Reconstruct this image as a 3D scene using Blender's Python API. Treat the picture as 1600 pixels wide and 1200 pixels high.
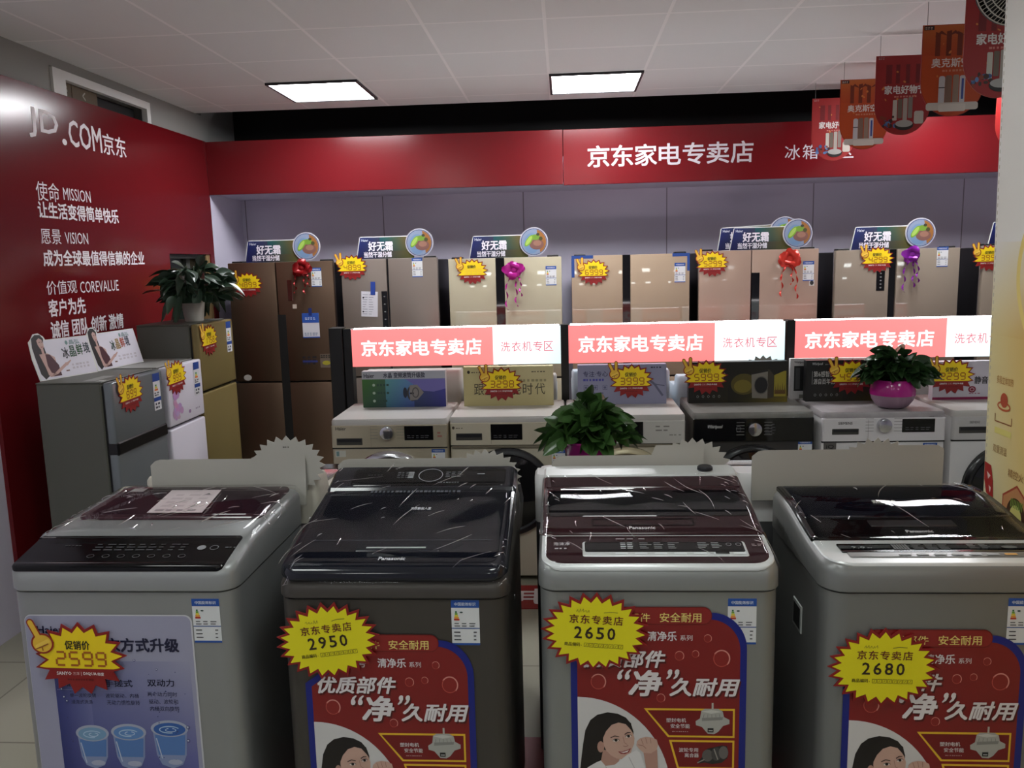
import bpy, bmesh, math, random
from mathutils import Vector, Matrix, noise
for _o in list(bpy.data.objects): bpy.data.objects.remove(_o)
SC = bpy.context.scene
COL = SC.collection
PI = math.pi
R = random.Random(7)

# ---------------------------------------------------------------- camera, world, exposure
cam_data = bpy.data.cameras.new('camera'); cam = bpy.data.objects.new('camera', cam_data); COL.objects.link(cam)
cam_data.sensor_width = 36.0; cam_data.lens = 28.8; cam_data.clip_start = 0.05; cam_data.clip_end = 100
_r = Vector((0.9977905, 0.06166951, -0.02471817)); _u = Vector((0.01519787, 0.15031943, 0.98852066)); _f = Vector((-0.06467721, 0.98671219, -0.14905006))
cam.matrix_world = Matrix(((_r.x, _u.x, -_f.x, 0), (_r.y, _u.y, -_f.y, 0), (_r.z, _u.z, -_f.z, 1.70), (0, 0, 0, 1)))
SC.camera = cam
W = bpy.data.worlds.new('world'); SC.world = W; W.use_nodes = True
W.node_tree.nodes['Background'].inputs[0].default_value = (0.75, 0.78, 1.0, 1)
W.node_tree.nodes['Background'].inputs[1].default_value = 0.05
SC.view_settings.view_transform = 'Standard'; SC.view_settings.look = 'None'
SC.view_settings.gamma = 1.0; SC.view_settings.use_curve_mapping = False
SC.view_settings.exposure = 0.12
LAMP = 33.0        # radiance of the ceiling panels over the displays
LAMP2 = 15.0       # radiance of the unseen panels added over the aisle
STRIP = 14.0       # radiance of the light strip along the signs' top edge
SIGN = 1.25        # radiance scale of the backlit signs

# ---------------------------------------------------------------- colours and materials
def lin(c):
    c = c / 255.0
    return c / 12.92 if c <= 0.04045 else ((c + 0.055) / 1.055) ** 2.4
def rgb(c): return (lin(c[0]), lin(c[1]), lin(c[2]), 1.0)
MATS = {}
def mat(name, c, rough=0.5, metal=0.0, coat=0.0, bump=None, spec=0.5, var=0.0, emit=0.0, stretch=(1, 1, 1)):
    if name in MATS: return MATS[name]
    m = bpy.data.materials.new(name); m.use_nodes = True
    nt = m.node_tree; b = nt.nodes['Principled BSDF']
    b.inputs['Base Color'].default_value = rgb(c); b.inputs['Roughness'].default_value = rough
    b.inputs['Metallic'].default_value = metal; b.inputs['Coat Weight'].default_value = coat
    b.inputs['Coat Roughness'].default_value = 0.04; b.inputs['Specular IOR Level'].default_value = spec
    if emit:
        b.inputs['Emission Color'].default_value = rgb(c); b.inputs['Emission Strength'].default_value = emit
    if bump or var:
        tc = nt.nodes.new('ShaderNodeTexCoord'); mp = nt.nodes.new('ShaderNodeMapping'); mp.inputs['Scale'].default_value = stretch
        nt.links.new(tc.outputs['Object'], mp.inputs[0])
        nz = nt.nodes.new('ShaderNodeTexNoise'); nz.inputs['Scale'].default_value = bump[0] if bump else 40
        nz.inputs['Detail'].default_value = 3
        nt.links.new(mp.outputs[0], nz.inputs['Vector'])
        if bump:
            bp = nt.nodes.new('ShaderNodeBump'); bp.inputs['Strength'].default_value = bump[1]; bp.inputs['Distance'].default_value = 0.005
            nt.links.new(nz.outputs['Fac'], bp.inputs['Height']); nt.links.new(bp.outputs[0], b.inputs['Normal'])
        if var:
            mx = nt.nodes.new('ShaderNodeMixRGB'); mx.blend_type = 'MULTIPLY'; mx.inputs[0].default_value = var
            mx.inputs[1].default_value = rgb(c); nt.links.new(nz.outputs['Color'], mx.inputs[2])
            hs = nt.nodes.new('ShaderNodeHueSaturation'); hs.inputs['Saturation'].default_value = 0.0; hs.inputs['Value'].default_value = 1.9
            nt.links.new(nz.outputs['Color'], hs.inputs['Color']); nt.links.new(hs.outputs[0], mx.inputs[2])
            nt.links.new(mx.outputs[0], b.inputs['Base Color'])
    MATS[name] = m
    return m
def tiles(name, c, cm, size, off=(0, 0), rough=0.5, mortar=0.004, axes='XY', c2=None, h=None, spec=0.5, shift=0.0):
    m = bpy.data.materials.new(name); m.use_nodes = True; nt = m.node_tree; b = nt.nodes['Principled BSDF']
    tc = nt.nodes.new('ShaderNodeTexCoord'); sp = nt.nodes.new('ShaderNodeSeparateXYZ'); cb = nt.nodes.new('ShaderNodeCombineXYZ')
    nt.links.new(tc.outputs['Object'], sp.inputs[0])
    nt.links.new(sp.outputs[axes[0]], cb.inputs[0]); nt.links.new(sp.outputs[axes[1]], cb.inputs[1])
    mp = nt.nodes.new('ShaderNodeMapping'); mp.inputs['Location'].default_value = (-off[0] + 100 * size, -off[1] + 100 * (h or size), 0)
    nt.links.new(cb.outputs[0], mp.inputs[0])
    br = nt.nodes.new('ShaderNodeTexBrick'); br.offset = shift; br.squash = 1.0
    br.inputs['Scale'].default_value = 1.0; br.inputs['Brick Width'].default_value = size; br.inputs['Row Height'].default_value = h or size
    br.inputs['Mortar Size'].default_value = mortar; br.inputs['Mortar Smooth'].default_value = 0.0; br.inputs['Bias'].default_value = 0.0
    br.inputs['Color1'].default_value = rgb(c); br.inputs['Color2'].default_value = rgb(c2 or c); br.inputs['Mortar'].default_value = rgb(cm)
    nt.links.new(mp.outputs[0], br.inputs['Vector']); nt.links.new(br.outputs['Color'], b.inputs['Base Color'])
    bp = nt.nodes.new('ShaderNodeBump'); bp.inputs['Strength'].default_value = 0.3; bp.inputs['Distance'].default_value = 0.002; bp.invert = True
    nt.links.new(br.outputs['Fac'], bp.inputs['Height']); nt.links.new(bp.outputs[0], b.inputs['Normal'])
    b.inputs['Roughness'].default_value = rough; b.inputs['Specular IOR Level'].default_value = spec
    MATS[name] = m
    return m
def print_mat(name, rough=0.45, emit=0.0, coat=0.0):
    m = bpy.data.materials.new(name); m.use_nodes = True; nt = m.node_tree; b = nt.nodes['Principled BSDF']
    a = nt.nodes.new('ShaderNodeAttribute'); a.attribute_name = 'Col'
    b.inputs['Roughness'].default_value = rough; b.inputs['Coat Weight'].default_value = coat
    if emit:
        b.inputs['Base Color'].default_value = (0.02, 0.02, 0.02, 1); b.inputs['Emission Strength'].default_value = emit
        nt.links.new(a.outputs['Color'], b.inputs['Emission Color'])
    else:
        nt.links.new(a.outputs['Color'], b.inputs['Base Color'])
    MATS[name] = m
    return m
PRINT = print_mat('printed_paper', 0.5)
PRINTG = print_mat('printed_gloss_film', 0.28)
PRINTL = print_mat('backlit_print', 0.3, emit=SIGN)
def film_mat(name, ior):
    m = bpy.data.materials.new(name); m.use_nodes = True; nt = m.node_tree
    for n in list(nt.nodes): nt.nodes.remove(n)
    out = nt.nodes.new('ShaderNodeOutputMaterial'); mx = nt.nodes.new('ShaderNodeMixShader')
    tr = nt.nodes.new('ShaderNodeBsdfTransparent'); gl = nt.nodes.new('ShaderNodeBsdfGlossy'); fr = nt.nodes.new('ShaderNodeFresnel')
    gl.inputs['Roughness'].default_value = 0.025; fr.inputs['IOR'].default_value = ior
    nt.links.new(fr.outputs[0], mx.inputs[0]); nt.links.new(tr.outputs[0], mx.inputs[1]); nt.links.new(gl.outputs[0], mx.inputs[2])
    nt.links.new(mx.outputs[0], out.inputs['Surface'])
    return m
FILM = film_mat('clear_plastic_film', 1.12); CREASE = film_mat('plastic_film_crease', 1.5)

# ---------------------------------------------------------------- mesh helpers
class MB:
    def __init__(s): s.v = []; s.f = []
    def add(s, vs, fs):
        b = len(s.v); s.v += [tuple(p) for p in vs]; s.f += [tuple(b + i for i in f) for f in fs]
        return s
    def box(s, x0, x1, y0, y1, z0, z1, bev=0.0, seg=1):
        bm = bmesh.new(); bmesh.ops.create_cube(bm, size=1.0)
        for q in bm.verts:
            q.co = Vector(((x0 + x1) / 2 + q.co.x * (x1 - x0), (y0 + y1) / 2 + q.co.y * (y1 - y0), (z0 + z1) / 2 + q.co.z * (z1 - z0)))
        if bev: bmesh.ops.bevel(bm, geom=list(bm.edges), offset=bev, segments=seg, profile=0.5, affect='EDGES')
        bm.verts.index_update()
        s.add([q.co for q in bm.verts], [[q.index for q in f.verts] for f in bm.faces]); bm.free()
        return s
    def loft(s, x0, x1, y0, y1, rf, rb, levels, mids=(), n=5):
        """rounded-rectangle rings stacked by (inset, height); a height may be a function of y"""
        cx = (x0 + x1) / 2; rings = []
        for ins, z in levels:
            hw = (x1 - x0) / 2 - ins; a, b = y0 + ins, y1 - ins
            r1, r2 = max(rf - ins, 0.001), max(rb - ins, 0.001)
            rows = [(a + r1 * (1 - math.cos(t)), hw - r1 + r1 * math.sin(t)) for t in [i / n * PI / 2 for i in range(n + 1)]]
            rows += [(y, hw) for y in mids]
            rows += [(b - r2 * (1 - math.cos(t)), hw - r2 + r2 * math.sin(t)) for t in [i / n * PI / 2 for i in range(n, -1, -1)]]
            zz = z if callable(z) else (lambda y, z=z: z)
            ring = [(cx - h, y, zz(y)) for y, h in rows] + [(cx + h, y, zz(y)) for y, h in reversed(rows)]
            rings.append(ring)
        N = len(rings[0]); b = len(s.v)
        for r in rings: s.v += r
        for k in range(len(rings) - 1):
            for i in range(N):
                j = (i + 1) % N
                s.f.append((b + k * N + i, b + k * N + j, b + (k + 1) * N + j, b + (k + 1) * N + i))
        for k in (0, len(rings) - 1):
            h = N // 2
            for i in range(h - 1):
                q = (b + k * N + i, b + k * N + i + 1, b + k * N + N - 2 - i, b + k * N + N - 1 - i)
                s.f.append(q if k else q[::-1])
        return s
    def lathe(s, prof, seg=24, c=(0, 0, 0), axis='z', cap=True):
        b = len(s.v); n = len(prof)
        for r, h in prof:
            for i in range(seg):
                a = 2 * PI * i / seg; x, y = r * math.cos(a), r * math.sin(a)
                p = (x, y, h) if axis == 'z' else ((x, -h, y) if axis == 'y' else (h, x, y))
                s.v.append((p[0] + c[0], p[1] + c[1], p[2] + c[2]))
        for k in range(n - 1):
            for i in range(seg):
                j = (i + 1) % seg
                s.f.append((b + k * seg + i, b + k * seg + j, b + (k + 1) * seg + j, b + (k + 1) * seg + i))
        if cap:
            if prof[0][0] > 1e-4: s.f.append(tuple(b + i for i in range(seg))[::-1])
            if prof[-1][0] > 1e-4: s.f.append(tuple(b + (n - 1) * seg + i for i in range(seg)))
        return s
    def tube(s, path, r, seg=6, close=False):
        P = [Vector(p) for p in path]; b = len(s.v); n = len(P)
        rr = r if isinstance(r, (list, tuple)) else [r] * n
        for i, p in enumerate(P):
            t = (P[(i + 1) % n] - P[i - 1]) if close else (P[min(i + 1, n - 1)] - P[max(i - 1, 0)])
            t.normalize(); a = t.cross(Vector((0, 0, 1)))
            if a.length < 0.05: a = t.cross(Vector((0, 1, 0)))
            a.normalize(); c = t.cross(a)
            for k in range(seg):
                g = 2 * PI * k / seg; s.v.append(tuple(p + (a * math.cos(g) + c * math.sin(g)) * rr[i]))
        for i in range(n if close else n - 1):
            for k in range(seg):
                j = (k + 1) % seg; q = (i + 1) % n
                s.f.append((b + i * seg + k, b + i * seg + j, b + q * seg + j, b + q * seg + k))
        if not close:
            s.f.append(tuple(b + k for k in range(seg))[::-1]); s.f.append(tuple(b + (n - 1) * seg + k for k in range(seg)))
        return s
    def prism(s, pts, fr, t, fan=False):
        """outline in a frame's plane, given thickness t towards -N"""
        n = len(pts); A = [fr(u, v, 0) for u, v in pts]; B = [fr(u, v, -t) for u, v in pts]
        fs = [(i, (i + 1) % n, n + (i + 1) % n, n + i) for i in range(n)]
        if fan:
            cu = sum(p[0] for p in pts) / n; cv = sum(p[1] for p in pts) / n
            vs = A + B + [fr(cu, cv, 0), fr(cu, cv, -t)]
            fs += [(i, (i + 1) % n, 2 * n) for i in range(n)] + [(n + (i + 1) % n, n + i, 2 * n + 1) for i in range(n)]
        else:
            vs = A + B; fs += [tuple(range(n)), tuple(range(2 * n - 1, n - 1, -1))]
        return s.add(vs, fs)
    def grid(s, nu, nv, fn):
        b = len(s.v)
        for j in range(nv + 1):
            for i in range(nu + 1): s.v.append(tuple(fn(i / nu, j / nv)))
        for j in range(nv):
            for i in range(nu):
                q = b + j * (nu + 1) + i; s.f.append((q, q + 1, q + nu + 2, q + nu + 1))
        return s
    def build(s, name, m, parent=None, smooth=35, loc=None, fix=True):
        me = bpy.data.meshes.new(name); me.from_pydata(s.v, [], s.f)
        if fix:
            bm = bmesh.new(); bm.from_mesh(me); bmesh.ops.recalc_face_normals(bm, faces=bm.faces); bm.to_mesh(me); bm.free()
        if smooth:
            me.polygons.foreach_set('use_smooth', [True] * len(me.polygons)); me.set_sharp_from_angle(angle=math.radians(smooth))
        me.materials.append(m if not isinstance(m, str) else MATS[m]); me.update()
        o = bpy.data.objects.new(name, me); COL.objects.link(o)
        if parent: o.parent = parent
        if loc: o.location = loc
        return o
class Fr:
    def __init__(s, o, U, V, N):
        s.o, s.U, s.V, s.N = Vector(o), Vector(U).normalized(), Vector(V).normalized(), Vector(N).normalized()
    def __call__(s, u, v, h=0.0): return s.o + s.U * u + s.V * v + s.N * h
def front(x=0, y=0, z=0): return Fr((x, y, z), (1, 0, 0), (0, 0, 1), (0, -1, 0))

# ---------------------------------------------------------------- lettering and printed matter
_gl = {}
def glyphs(s, bold=0.0, res=2):
    k = (s, bold, res)
    if k not in _gl:
        c = bpy.data.curves.new('t', 'FONT'); c.body = s; c.size = 1.0; c.offset = bold; c.resolution_u = res; c.fill_mode = 'FRONT'
        o = bpy.data.objects.new('t', c); COL.objects.link(o)
        dg = bpy.context.evaluated_depsgraph_get(); ev = o.evaluated_get(dg); me = ev.to_mesh()
        vs = [(p.co.x, p.co.y) for p in me.vertices]; fs = [tuple(f.vertices) for f in me.polygons]
        ev.to_mesh_clear(); bpy.data.objects.remove(o); bpy.data.curves.remove(c)
        x0 = min(p[0] for p in vs); x1 = max(p[0] for p in vs); y0 = min(p[1] for p in vs); y1 = max(p[1] for p in vs)
        _gl[k] = ([((x - x0) / (x1 - x0), (y - y0) / (y1 - y0)) for x, y in vs], fs)
    return _gl[k]
SEG = {'0': 'abcdef', '1': 'bc', '2': 'abged', '3': 'abgcd', '4': 'fgbc', '5': 'afgcd', '6': 'afgedc', '7': 'abc', '8': 'abcdefg', '9': 'abcdfg'}
class Print:
    EPS = 0.00035
    def __init__(s, fr, h=0.0006): s.fr = fr; s.h = h; s.v = []; s.f = []; s.c = []; s.n = 0
    def put(s, pts, faces, col, l):
        b = len(s.v); cs = col if isinstance(col, list) else [col] * len(pts); s.n = (s.n + 1) % 24; l = l + s.n * .009
        for (u, v), c in zip(pts, cs): s.v.append(tuple(s.fr(u, v, s.h + l * s.EPS))); s.c.append(rgb(c))
        s.f += [tuple(b + i for i in f) for f in faces]
        return s
    def poly(s, pts, col, l=0): return s.put(pts, [tuple(range(len(pts)))], col, l)
    def fan(s, pts, col, l=0):
        n = len(pts); cu = sum(p[0] for p in pts) / n; cv = sum(p[1] for p in pts) / n
        return s.put(list(pts) + [(cu, cv)], [(i, (i + 1) % n, n) for i in range(n)], col, l)
    def rect(s, u0, v0, u1, v1, col, l=0): return s.poly([(u0, v0), (u1, v0), (u1, v1), (u0, v1)], col, l)
    def rrect(s, u0, v0, u1, v1, r, col, l=0): return s.fan(rrpts(u0, v0, u1, v1, r), col, l)
    def oval(s, u, v, a, b, col, l=0, n=24, rot=0.0):
        return s.fan([(u + a * math.cos(t) * math.cos(rot) - b * math.sin(t) * math.sin(rot), v + a * math.cos(t) * math.sin(rot) + b * math.sin(t) * math.cos(rot)) for t in [2 * PI * i / n for i in range(n)]], col, l)
    def ring(s, u, v, a, b, w, col, l=0, n=24, t0=0, t1=2 * PI):
        P = []
        for i in range(n + 1):
            t = t0 + (t1 - t0) * i / n; P += [(u + a * math.cos(t), v + b * math.sin(t)), (u + (a - w) * math.cos(t), v + (b - w) * math.sin(t))]
        return s.put(P, [(2 * i, 2 * i + 2, 2 * i + 3, 2 * i + 1) for i in range(n)], col, l)
    def line(s, pts, w, col, l=0):
        for (a, b), (c, d) in zip(pts, pts[1:]):
            L = math.hypot(c - a, d - b) or 1; nx, ny = -(d - b) / L * w / 2, (c - a) / L * w / 2
            s.poly([(a + nx, b + ny), (a - nx, b - ny), (c - nx, d - ny), (c + nx, d + ny)], col, l)
        return s
    def cap(s, a, b, w, col, l=0):
        ang = math.atan2(b[1] - a[1], b[0] - a[0]); r = w / 2
        P = [(a[0] + r * math.cos(ang + PI / 2 + t), a[1] + r * math.sin(ang + PI / 2 + t)) for t in [PI * i / 6 for i in range(7)]]
        P += [(b[0] + r * math.cos(ang - PI / 2 + t), b[1] + r * math.sin(ang - PI / 2 + t)) for t in [PI * i / 6 for i in range(7)]]
        return s.fan(P, col, l)
    def text(s, t, u0, v0, u1, v1, col, l=1, bold=0.0, shear=0.0, rise=0.0, res=2):
        """lettering fitted into the box u0..u1, v0..v1"""
        vs, fs = glyphs(t, 0.0, res); w, h = u1 - u0, v1 - v0; b = bold * abs(h) * .85
        for k, (dx, dy) in enumerate(((-b, -b), (b, -b), (b, b), (-b, b)) if bold > 0.004 else ((0, 0),)):
            s.put([(u0 + x * w + y * h * shear + dx, v0 + y * h + x * w * rise + dy) for x, y in vs], fs, col, l + .25 * k)
        return s
    def grad(s, u0, v0, u1, v1, cbl, cbr, ctr, ctl, l=0, nu=8, nv=4, skew=0.0):
        P = []; C = []
        for j in range(nv + 1):
            for i in range(nu + 1):
                x, y = i / nu, j / nv; P.append((u0 + x * (u1 - u0) + y * skew, v0 + y * (v1 - v0)))
                C.append(tuple((cbl[k] * (1 - x) + cbr[k] * x) * (1 - y) + (ctl[k] * (1 - x) + ctr[k] * x) * y for k in range(3)))
        return s.put(P, [(j * (nu + 1) + i, j * (nu + 1) + i + 1, (j + 1) * (nu + 1) + i + 1, (j + 1) * (nu + 1) + i) for j in range(nv) for i in range(nu)], C, l)
    def seg7(s, t, u, v, w, h, th, col, l=1, gap=0.3):
        for ch in t:
            if ch != ' ':
                for q in SEG[ch]:
                    a, b, c, d = {'a': (0, 1, 1, 1), 'b': (1, .5, 1, 1), 'c': (1, 0, 1, .5), 'd': (0, 0, 1, 0), 'e': (0, 0, 0, .5), 'f': (0, .5, 0, 1), 'g': (0, .5, 1, .5)}[q]
                    k = th * 0.3
                    if a == c: s.rect(u + a * w - th / 2, v + b * h + k, u + a * w + th / 2, v + d * h - k, col, l)
                    else: s.rect(u + k, v + b * h - th / 2, u + w - k, v + b * h + th / 2, col, l)
            u += w * (1 + gap) + th
        return s
    def bars(s, u0, v0, u1, v1, rows, cols, col, l=1, fill=0.6, seed=1, vary=0.4):
        """rows of small print too fine to read"""
        q = random.Random(seed); dv = (v1 - v0) / rows; du = (u1 - u0) / cols
        for r in range(rows):
            for c in range(cols):
                s.rect(u0 + c * du, v0 + r * dv + dv * (1 - fill) / 2, u0 + c * du + du * (0.85 - vary * q.random()), v0 + (r + 1) * dv - dv * (1 - fill) / 2, col, l)
        return s
    def build(s, name, m=None, parent=None):
        me = bpy.data.meshes.new(name); me.from_pydata(s.v, [], s.f)
        a = me.color_attributes.new('Col', 'FLOAT_COLOR', 'POINT'); a.data.foreach_set('color', [x for c in s.c for x in c])
        bm = bmesh.new(); bm.from_mesh(me)
        for f in bm.faces:
            f.normal_update()
            if f.normal.dot(s.fr.N) < 0: f.normal_flip()
        bm.to_mesh(me); bm.free()
        me.materials.append(m or PRINT)
        o = bpy.data.objects.new(name, me); COL.objects.link(o)
        if parent: o.parent = parent
        return o
def rrpts(u0, v0, u1, v1, r, n=5):
    if not isinstance(r, (tuple, list)): r = (r,) * 4      # bl, br, tr, tl
    P = []
    for k, (cx, cy, a0) in enumerate(((u0 + r[0], v0 + r[0], PI), (u1 - r[1], v0 + r[1], 1.5 * PI), (u1 - r[2], v1 - r[2], 0), (u0 + r[3], v1 - r[3], PI / 2))):
        P += [(cx + r[k] * math.cos(a0 + PI / 2 * i / n), cy + r[k] * math.sin(a0 + PI / 2 * i / n)) for i in range(n + 1)]
    return P
def starpts(a, b, n, depth=0.8, rot=PI / 2, u=0, v=0, jit=0.0, seed=3):
    q = random.Random(seed); P = []
    for i in range(2 * n):
        k = 1.0 if i % 2 == 0 else depth
        k *= 1 + jit * (q.random() - 0.5)
        t = rot + PI * i / n; P.append((u + a * k * math.cos(t), v + b * k * math.sin(t)))
    return P

# ---------------------------------------------------------------- scene graph helpers
def tag(o, label, cat, group=None):
    o['label'] = label; o['category'] = cat
    if group: o['group'] = group
    return o
def thing(name, label, cat, loc=(0, 0, 0), rotz=0.0, group=None, rot=None):
    o = bpy.data.objects.new(name, None); COL.objects.link(o); o.empty_display_size = 0.05
    o.location = loc; o.rotation_euler = rot or (0, 0, rotz)
    return tag(o, label, cat, group)
def struct(o): o['kind'] = 'structure'; return o
def dup(root, label, loc=None, rotz=None, group=None):
    r = root.copy(); COL.objects.link(r)
    if loc: r.location = loc
    if rotz is not None: r.rotation_euler = (0, 0, rotz)
    r['label'] = label
    if group: r['group'] = group
    for ch in list(root.children):
        c = ch.copy(); COL.objects.link(c); c.parent = r
        for g in list(ch.children):
            d = g.copy(); COL.objects.link(d); d.parent = c
    return r
def interp(pts):
    def f(y):
        if y <= pts[0][0]: return pts[0][1] + (y - pts[0][0]) * (pts[1][1] - pts[0][1]) / (pts[1][0] - pts[0][0])
        for (a, b), (c, d) in zip(pts, pts[1:]):
            if y <= c: return b + (y - a) * (d - b) / (c - a)
        return pts[-1][1] + (y - pts[-1][0]) * (pts[-1][1] - pts[-2][1]) / (pts[-1][0] - pts[-2][0])
    return f

# ---------------------------------------------------------------- the room
WALL = mat('lavender_wall_paint', (214, 208, 226), 0.6)
REDP = mat('red_gloss_panel', (104, 19, 25), 0.2)
GREYW = mat('grey_wall_paint', (150, 150, 146), 0.7)
BLACK = mat('flat_black', (9, 9, 10), 0.6)
DARKM = mat('dark_grey_metal', (38, 38, 42), 0.45, 0.3)
WHITEP = mat('white_paint', (225, 225, 222), 0.5)
tiles('ceiling_panels', (238, 240, 240), (255, 255, 255), 0.57, (-0.07, 5.135), 0.5, 0.008, c2=(234, 236, 236))
tiles('floor_tiles', (168, 164, 146), (120, 115, 100), 0.6, (0.1, 0.25), 0.3, 0.004, c2=(162, 158, 140))
tiles('back_wall_panels', (214, 208, 226), (140, 134, 148), 1.13, (-1.44, -1.0), 0.6, 0.004, 'XZ', h=4.0)

struct(MB().box(-2.75, 5.2, -4.2, 6.9, -0.1, 0.0).build('floor', 'floor_tiles', smooth=0))
struct(MB().box(-2.75, 5.2, -4.2, 5.95, 2.80, 2.86).build('ceiling', 'ceiling_panels', smooth=0))
struct(MB().box(-2.75, 5.2, 6.65, 6.75, 0.0, 2.5).build('wall_back', 'back_wall_panels', smooth=0))
o = struct(MB().box(-2.75, 5.2, 6.65, 6.75, 2.5, 3.4).box(-2.75, 5.2, 5.95, 6.75, 3.3, 3.4).box(-2.75, 5.2, 5.85, 5.95, 2.86, 3.3).build('wall_void', BLACK, smooth=0))
struct(MB().box(-2.75, -2.6, 6.05, 6.65, 0.0, 2.6).build('wall_alcove', WALL, smooth=0))
struct(MB().box(5.1, 5.2, -4.2, 6.65, 0.0, 2.8).build('wall_right', WALL, smooth=0))
struct(MB().box(-2.75, 5.2, -4.2, -4.1, 0.0, 2.8).build('wall_front', WALL, smooth=0))
struct(MB().box(-2.75, -2.62, -4.1, 3.56, 0.0, 2.8).build('wall_left', WALL, smooth=0))
# upper strip of the left wall, with a white framed service opening above the red panel
struct(MB().box(-2.75, -2.62, 3.56, 4.25, 2.615, 2.8).box(-2.75, -2.62, 5.25, 6.05, 2.615, 2.8).box(-2.75, -2.62, 4.25, 5.25, 2.75, 2.8)
       .box(-2.75, -2.62, 3.56, 5.34, 0.0, 2.615).box(-2.75, -2.62, 5.34, 6.05, 1.82, 2.615).box(-2.75, -2.70, 5.34, 6.05, 0, 1.82).box(-2.75, -2.62, 6.0, 6.05, 0, 1.82)
       .box(-2.75, -2.72, 4.25, 5.25, 2.6, 2.76).box(-2.75, -2.62, 6.05, 6.75, 2.6, 3.4).build('wall_left_upper', GREYW, smooth=0))
win = struct(MB().box(-2.64, -2.605, 4.25, 5.26, 2.70, 2.745).box(-2.64, -2.605, 4.25, 4.36, 2.616, 2.70).box(-2.64, -2.605, 5.215, 5.26, 2.616, 2.70).build('window_1', WHITEP, smooth=0))
MB().box(-2.66, -2.645, 4.36, 4.47, 2.616, 2.70).box(-2.66, -2.645, 4.475, 4.72, 2.616, 2.70).build('board', mat('brown_board', (92, 76, 52), 0.6), win, smooth=0)
MB().box(-2.70, -2.69, 4.72, 5.215, 2.616, 2.70).build('opening', BLACK, win, smooth=0)  # black sheet; the dark of the open recess is put into its colour
p = Print(Fr((-2.645, 0, 0), (0, 1, 0), (0, 0, 1), (1, 0, 0)))
p.line([(4.60, 2.64), (4.575, 2.66), (4.60, 2.68)], 0.008, (170, 165, 150)); p.bars(4.385, 2.63, 4.44, 2.69, 3, 2, (150, 145, 130))
p.build('marks', PRINT, win)

red = struct(MB().box(-2.62, -2.60, 3.56, 5.34, 0.0, 2.615).box(-2.62, -2.60, 5.34, 5.985, 1.80, 2.615).box(-2.62, -2.60, 5.985, 6.05, 0, 2.615).build('trim_1', REDP, smooth=0))
WL = (238, 228, 232)
p = Print(Fr((-2.60, 0, 0), (0, 1, 0), (0, 0, 1), (1, 0, 0)))
for s, y0, z0, y1, z1, b in (('JD', 4.00, 2.36, 4.24, 2.505, .015), ('COM', 4.33, 2.36, 4.64, 2.495, .015), ('京东', 4.655, 2.36, 4.90, 2.475, .012),
                             ('使命', 4.0, 2.055, 4.19, 2.15, .0), ('MISSION', 4.225, 2.072, 4.475, 2.135, .0),
                             ('让生活变得简单快乐', 4.0, 1.97, 4.745, 2.05, .025), ('愿景', 4.0, 1.84, 4.165, 1.915, .0), ('VISION', 4.20, 1.845, 4.41, 1.905, .0),
                             ('成为全球最值得信赖的企业', 4.0, 1.73, 5.0, 1.81, .025), ('价值观', 4.0, 1.585, 4.26, 1.655, .0), ('COREVALUE', 4.29, 1.583, 4.675, 1.645, .0),
                             ('客户为先', 4.0, 1.475, 4.32, 1.56, .025), ('诚信 团队 创新 激情', 4.0, 1.365, 4.69, 1.45, .025)):
    p.text(s, y0, z0, y1, z1, WL, 1, b)
p.oval(4.285, 2.372, 0.02, 0.016, WL, 1)
p.build('lettering', PRINT, red)
dr = struct(MB().box(-2.69, -2.62, 5.34, 5.36, 0, 1.80).box(-2.69, -2.62, 5.36, 5.93, 1.77, 1.80).build('door_1', mat('dark_frame', (40, 40, 38), 0.5), smooth=0))
MB().box(-2.695, -2.68, 5.36, 5.93, 0.0, 1.77).build('pane', mat('dark_door_glass', (34, 40, 36), 0.2), dr, smooth=0)
MB().box(-2.68, -2.66, 5.36, 5.93, 1.66, 1.70).box(-2.68, -2.66, 5.70, 5.76, 0, 1.77).build('rail', mat('grey_green_frame', (72, 76, 70), 0.5), dr, smooth=0)
MB().box(-2.69, -2.61, 5.93, 5.955, 0, 1.80).box(-2.69, -2.61, 5.962, 5.984, 0, 1.80).build('jamb', mat('tan_wood', (150, 122, 84), 0.5, bump=(30, 0.1), stretch=(8, 8, 1)), dr, smooth=0)

tr = struct(MB().box(-2.6, 0.008, 6.04, 6.07, 2.232, 2.612, 0.002).build('trim_2', REDP, smooth=0))
tr = struct(MB().box(0.012, 5.1, 6.04, 6.07, 2.225, 2.61, 0.002).build('trim_3', REDP, smooth=0))
p = Print(front(0, 6.04, 0))
for i, ch in enumerate('京东家电专卖店'): p.text(ch, 0.185 + i * 0.168, 2.345, 0.185 + i * 0.168 + 0.152, 2.49, (206, 198, 204), 1, 0.016)
for i, ch in enumerate('冰箱专区'): p.text(ch, 1.565 + i * 0.122, 2.352, 1.565 + i * 0.122 + 0.105, 2.452, (200, 192, 198), 1, 0.0)
p.build('lettering', PRINT, tr)
struct(MB().box(-2.6, 5.1, 6.07, 6.65, 2.235, 2.25).build('trim_4', WALL, smooth=0))
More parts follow.
